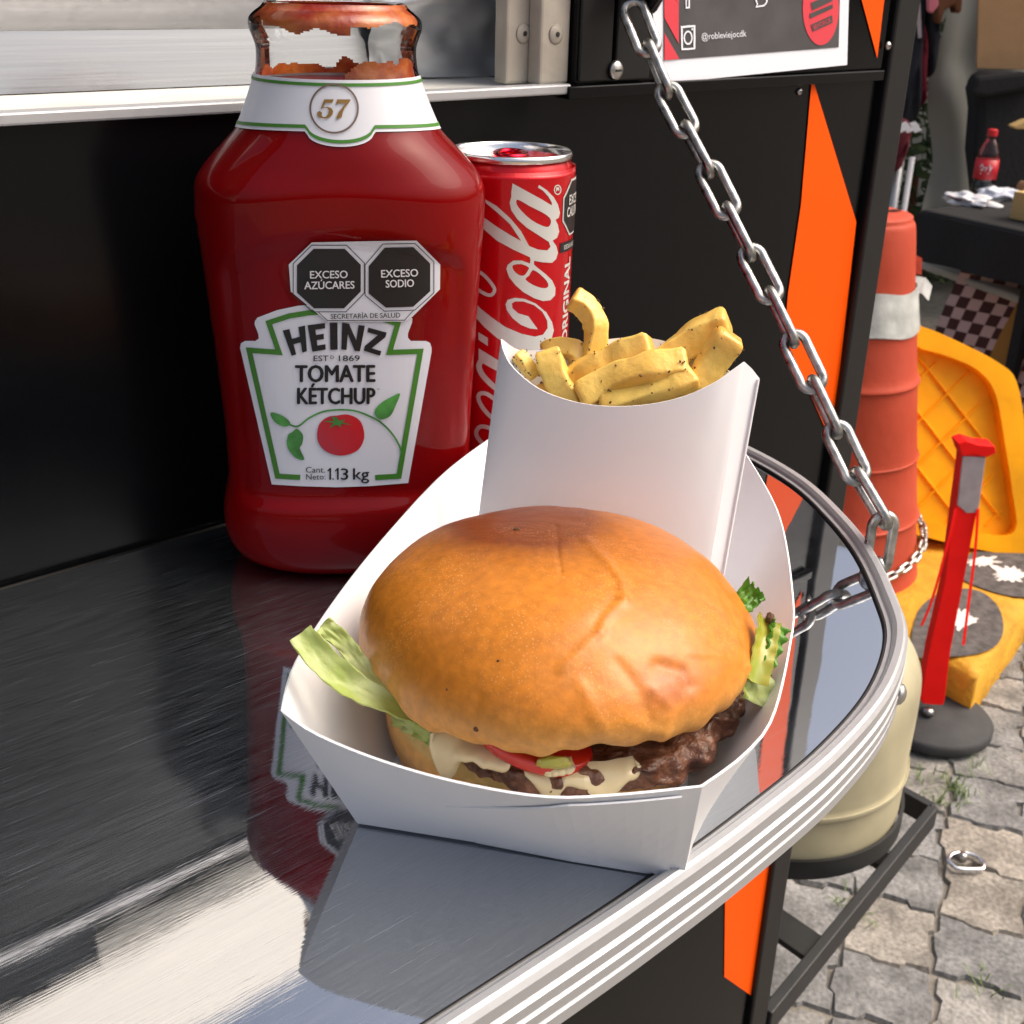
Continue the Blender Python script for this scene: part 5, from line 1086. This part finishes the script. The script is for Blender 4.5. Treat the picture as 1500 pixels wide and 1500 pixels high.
for pts in ([(-.022, .098), (-.016, .108), (-.010, .098), (-.012, .088), (-.020, .090)], [(-.006, .100), (.0, .095), (-.001, .086), (.004, .101)], [(.010, .110), (.014, .096), (.013, .086), (.020, .102)]):
    decal('script_mark', stroke(sm2(pts, 3, False), .0035), lambda u, v: cbl(u, v*S_, .001), 'white', lb_)
decal('script_mark', stroke([(-.018, .076), (.012, .078)], .004), lambda u, v: cbl(u, v*S_, .001), 'white', lb_)
sk_ = thing('crumpled_cloth', 'crumpled white cloth with dark trim lying on the black table', 'cloth', tz(1420, 298))
p = tz(1420, 299); blob('cloth_body', p+up0*.012, (xd*.085, yd*.05, up0*.022), 'white', sk_, 3, .7, 48)
mk('dark_trim', *tube([p+xd*a-yd*.045+up0*(.018+.004*math.sin(a*90)) for a in [-.06+.01*k for k in range(13)]], .003, 6), 'maroon', sk_)
p = tz(1462, 290); sk2 = thing('plastic_bag', 'pale blue crumpled plastic bag beside the white cloth', 'bag', p); blob('bag_body', p+up0*.012, (xd*.07, yd*.05, up0*.02), 'posterw', sk2, 8, .8, 40)
bx = thing('carton_box', 'small light brown carton box at the table edge', 'box', tz(1490, 318))
b0 = tz(1478, 321); mk('box_body', *loft([[b0+xd*a+yd*b+up0*z for a, b in ((0, 0), (.22, 0), (.22, .12), (0, .12))] for z in (.002, .088)]), 'cardl', bx, bevel=.002)
rl_ = thing('card_tube', 'short brown cardboard tube lying behind the carton box', 'tube', tz(1490, 285)); mk('tube_body', *tube([tz(1492, 286)+up0*.03, tz(1492, 286)+up0*.03+xd*.2], .022, 18), 'card', rl_, True)
# black padded chair back with jacket
chp = atD(1470, 220, 4.75)
ch = thing('draped_chair', 'tall chair draped in a black cover behind the table', 'chair', Vector((chp.x, chp.y, ZG)))
def quad_px(name, px, D, th, m, parent, bev=.02, lean=0):
    Nn = fw0; P0 = atD(*px[0], D); A = [onp(x, y, P0, Nn) for x, y in px]; n = len(px)
    V = [a-fw0*th/2 for a in A]+[a+fw0*th/2 for a in A]
    return mk(name, V, [tuple(range(n)), tuple(range(2*n-1, n-1, -1))]+[(k, k+n, (k+1) % n+n, (k+1) % n) for k in range(n)], m, parent, bevel=bev)
quad_px('cover_body', [(1420, 130), (1428, 108), (1445, 104), (1560, 110), (1600, 140), (1600, 560), (1430, 540), (1428, 300), (1419, 220), (1424, 160)], 4.75, .16, 'cloth_b', ch, .03)
quad_px('cover_fold', [(1419, 138), (1428, 112), (1500, 104), (1520, 128), (1440, 142)], 4.66, .05, 'cloth_b', ch, .015)
bn = thing('paper_bag', 'pale folded paper sticking out in front of the black cover', 'paper', atD(1490, 185, 4.5)); quad_px('paper_fold', [(1480, 184), (1500, 175), (1560, 172), (1560, 188), (1484, 188)], 4.5, .06, 'cardl', bn, .004)
# tent, its unseen shading roof, cardboard
tent = thing('market_tent', 'grey canvas market tent with side wall and added shade roof', 'tent', Vector((5.6, 2.6, ZG)))
def drape(name, corners, m, parent, amp, fr, N=40, thick=.004):
    A, B, Cc, D_ = corners; V = []
    for i in range(N+1):
        for j in range(N+1):
            u, v = i/N, j/N; p = A.lerp(B, u).lerp(D_.lerp(Cc, u), v); nn = (B-A).cross(D_-A).normalized()
            V.append(p+nn*(amp*math.sin(u*fr+1.5*math.sin(v*3))+amp*.6*noise.noise(Vector((u*5, v*3, fr)))))
    return mk(name, V, [(i*(N+1)+j, (i+1)*(N+1)+j, (i+1)*(N+1)+j+1, i*(N+1)+j+1) for i in range(N) for j in range(N)], m, parent, True, solid=thick)
P_ = lambda x, y, D: atD(x, y, D)
tw0 = P_(1342, 330, 5.4); tw1 = P_(1640, 330, 5.4)
# side wall with the sagging left edge the photo shows
left_e = [(1346, 330), (1352, 300), (1362, 270), (1368, 240), (1366, 200), (1360, 160), (1360, 120), (1364, 90), (1380, 40), (1390, -20), (1398, -120)]
le = [(p.x, p.y) for p in spline([(*q, 0) for q in left_e], 4)]; V = []; NJ = 30
for i, (x, y) in enumerate(le):
    for j in range(NJ+1):
        p = onp(x+(1750-x)*j/NJ, y, tw0, fw0); V.append(p+fw0*(.03*math.sin(j*.9+i*.12)+.05*noise.noise(Vector((i*.12, j*.25, 1)))))
mk('side_wall', V, [(i*(NJ+1)+j, (i+1)*(NJ+1)+j, (i+1)*(NJ+1)+j+1, i*(NJ+1)+j+1) for i in range(len(le)-1) for j in range(NJ)], 'canvas', tent, True, solid=.004)
zr = 1.9
fr_ = [Vector((4.0, 1.9, zr)), Vector((7.6, .2, zr)), Vector((9.2, 3.4, zr+.1)), Vector((4.2, 4.8, zr+.1))]
drape('shade_canopy', fr_, 'canvas', tent, .03, 14)  # out of view, put in to shade the stall
drape('end_wall', [Vector((7.2, -.4, ZG)), Vector((9.0, 3.4, ZG)), Vector((9.0, 3.4, zr)), Vector((7.2, -.4, zr))], 'canvas', tent, .04, 12)
drape('rear_wall', [Vector((9.0, 3.4, ZG)), Vector((4.4, 4.7, ZG)), Vector((4.4, 4.7, zr)), Vector((9.0, 3.4, zr))], 'canvas', tent, .04, 16)
for p in ((4.05, 2.15), (7.5, .25), (9.2, 3.4), (4.2, 4.7)): mk('tent_pole', *tube([(p[0], p[1], ZG), (p[0], p[1], zr+.05)], .018, 12), 'pole', tent, True)
cbd = thing('cardboard_sheet', 'plain brown cardboard sheet hung above the black chair', 'cardboard', atD(1500, 50, 4.6))
quad_px('board', [(1434, -60), (1700, -60), (1700, 108), (1430, 100)], 4.6, .012, 'card', cbd, .002)
# hanging clothes
def garment(label, px, D, th, m, extra=()):
    o = thing('hanging_garment', label, 'garment', atD(*px[len(px)//2], D), 'clothes hanging beside the tent')
    Nn = fw0; P0 = atD(*px[0], D); sp_ = sm2(px, 4); A = [onp(x, y, P0, Nn) for x, y in sp_]; n = len(sp_); c = sum(A, Vector())/n
    rings = []
    for k, f in ((-1, .55), (-.7, .9), (0, 1), (.7, .9), (1, .55)): rings.append([c+(a-c)*f+fw0*(th*k/2+.012*math.sin(i*.8)) for i, a in enumerate(A)])
    mk('fabric', *loft(rings), m, o, True)
    for nm, ep, em, dk in extra: quad_px(nm, ep, D-th/2-.02-dk, .008, em, o, .001)
    return o
garment('dark navy jacket hanging beside the truck corner', [(1300, -40), (1345, -40), (1350, 40), (1346, 110), (1342, 170), (1322, 190), (1300, 175)], 4.9, .16, 'navy', (('pale_lining', [(1339, -10), (1347, -10), (1350, 55), (1345, 56)], 'reflect', .0),))
garment('dark red coat hanging between the navy and black jackets', [(1338, 40), (1352, 30), (1356, 90), (1355, 140), (1348, 156), (1338, 150)], 5.0, .10, 'red_c')
garment('black jacket hanging in front of the canvas wall', [(1352, -40), (1374, -40), (1375, 55), (1368, 104), (1354, 106), (1350, 40)], 4.95, .10, 'navy')
garment('maroon track jacket with three white stripes hanging above the drum', [(1292, 170), (1322, 172), (1336, 186), (1330, 200), (1322, 232), (1316, 246), (1292, 250)], 4.7, .12, 'maroon',
        tuple(('white_stripe', [(1304+k*14, 183+1.2*-k), (1313+k*14, 178), (1326+k*12, 178+13), (1318+k*11, 195)], 'white', .0) for k in range(3)))
bg_ = thing('leather_bag', 'brown leather bag hanging high against the canvas', 'bag', atD(1385, 5, 4.8)); quad_px('bag_body', [(1364, -40), (1410, -40), (1404, 18), (1396, 20), (1394, 8), (1380, 14), (1374, 36), (1370, 30)], 4.8, .08, 'brown_c', bg_, .01)
sc2 = thing('pink_scarf', 'pink patterned scarf tucked beside the brown bag', 'scarf', atD(1365, 8, 4.7)); quad_px('scarf_cloth', [(1358, -20), (1372, -20), (1374, 8), (1364, 20), (1358, 16)], 4.7, .03, 'pink', sc2, .006)
pole = thing('grey_post', 'grey metal post standing below the striped jacket', 'post', Vector((*atD(1312, 265, 4.8)[:2], ZG)))
a_, b_ = atD(1318, 230, 4.8), atD(1308, 330, 4.8); mk('post_tube', *tube([a_, Vector((a_.x, a_.y, ZG))], .022, 12), 'pole', pole, True)
mk('post_rail', *tube([a_+RT*.05, Vector((*(a_+RT*.05)[:2], ZG))], .012, 10), 'white', pole, True)
# shrub behind
def shrub(name, label, c, rad, n, seed):
    o = thing(name, label, 'shrub', Vector((c.x, c.y, ZG))); rng = random.Random(seed); V = []; Fc = []
    for k in range(n):
        d = Vector((rng.gauss(0, 1), rng.gauss(0, 1), rng.gauss(0, 1))).normalized()*rad*rng.uniform(.55, 1.05)*(1+.25*noise.noise(Vector((k*.01, seed, 0)))); p = c+Vector((d.x, d.y, d.z*1.6))
        a = Vector((rng.gauss(0, 1), rng.gauss(0, 1), rng.gauss(0, 1))).normalized(); b = a.orthogonal().normalized(); l = rng.uniform(.03, .06); n0 = len(V)
        V += [p-a*l, p+b*l*.4, p+a*l, p-b*l*.4]; Fc.append((n0, n0+1, n0+2, n0+3))
    mk('crown', V, Fc, 'foliage', o); mk('trunk', *tube([Vector((c.x, c.y, ZG)), c], [.04, .015], 8), 'brown_c', o)
shrub('shrub', 'dark green shrub seen between the clothes and tent wall', atD(1345, 235, 6.3), .62, 4200, 1)

# charred specks on the bun crust
dgb = bpy.context.evaluated_depsgraph_get(); from mathutils.bvhtree import BVHTree
bv = BVHTree.FromPolygons(Vb, Fb)
for x, y, r in ((698, 1068, .0009), (757, 776, .0012), (730, 968, .0005), (655, 1010, .0004)):
    h = bv.ray_cast(C, ray(x, y).normalized())
    if h[0]: blob('char_speck', h[0], (RT*r, UP*r*.8, FWD*r*.5), 'spice', burger, x, .4, 10)
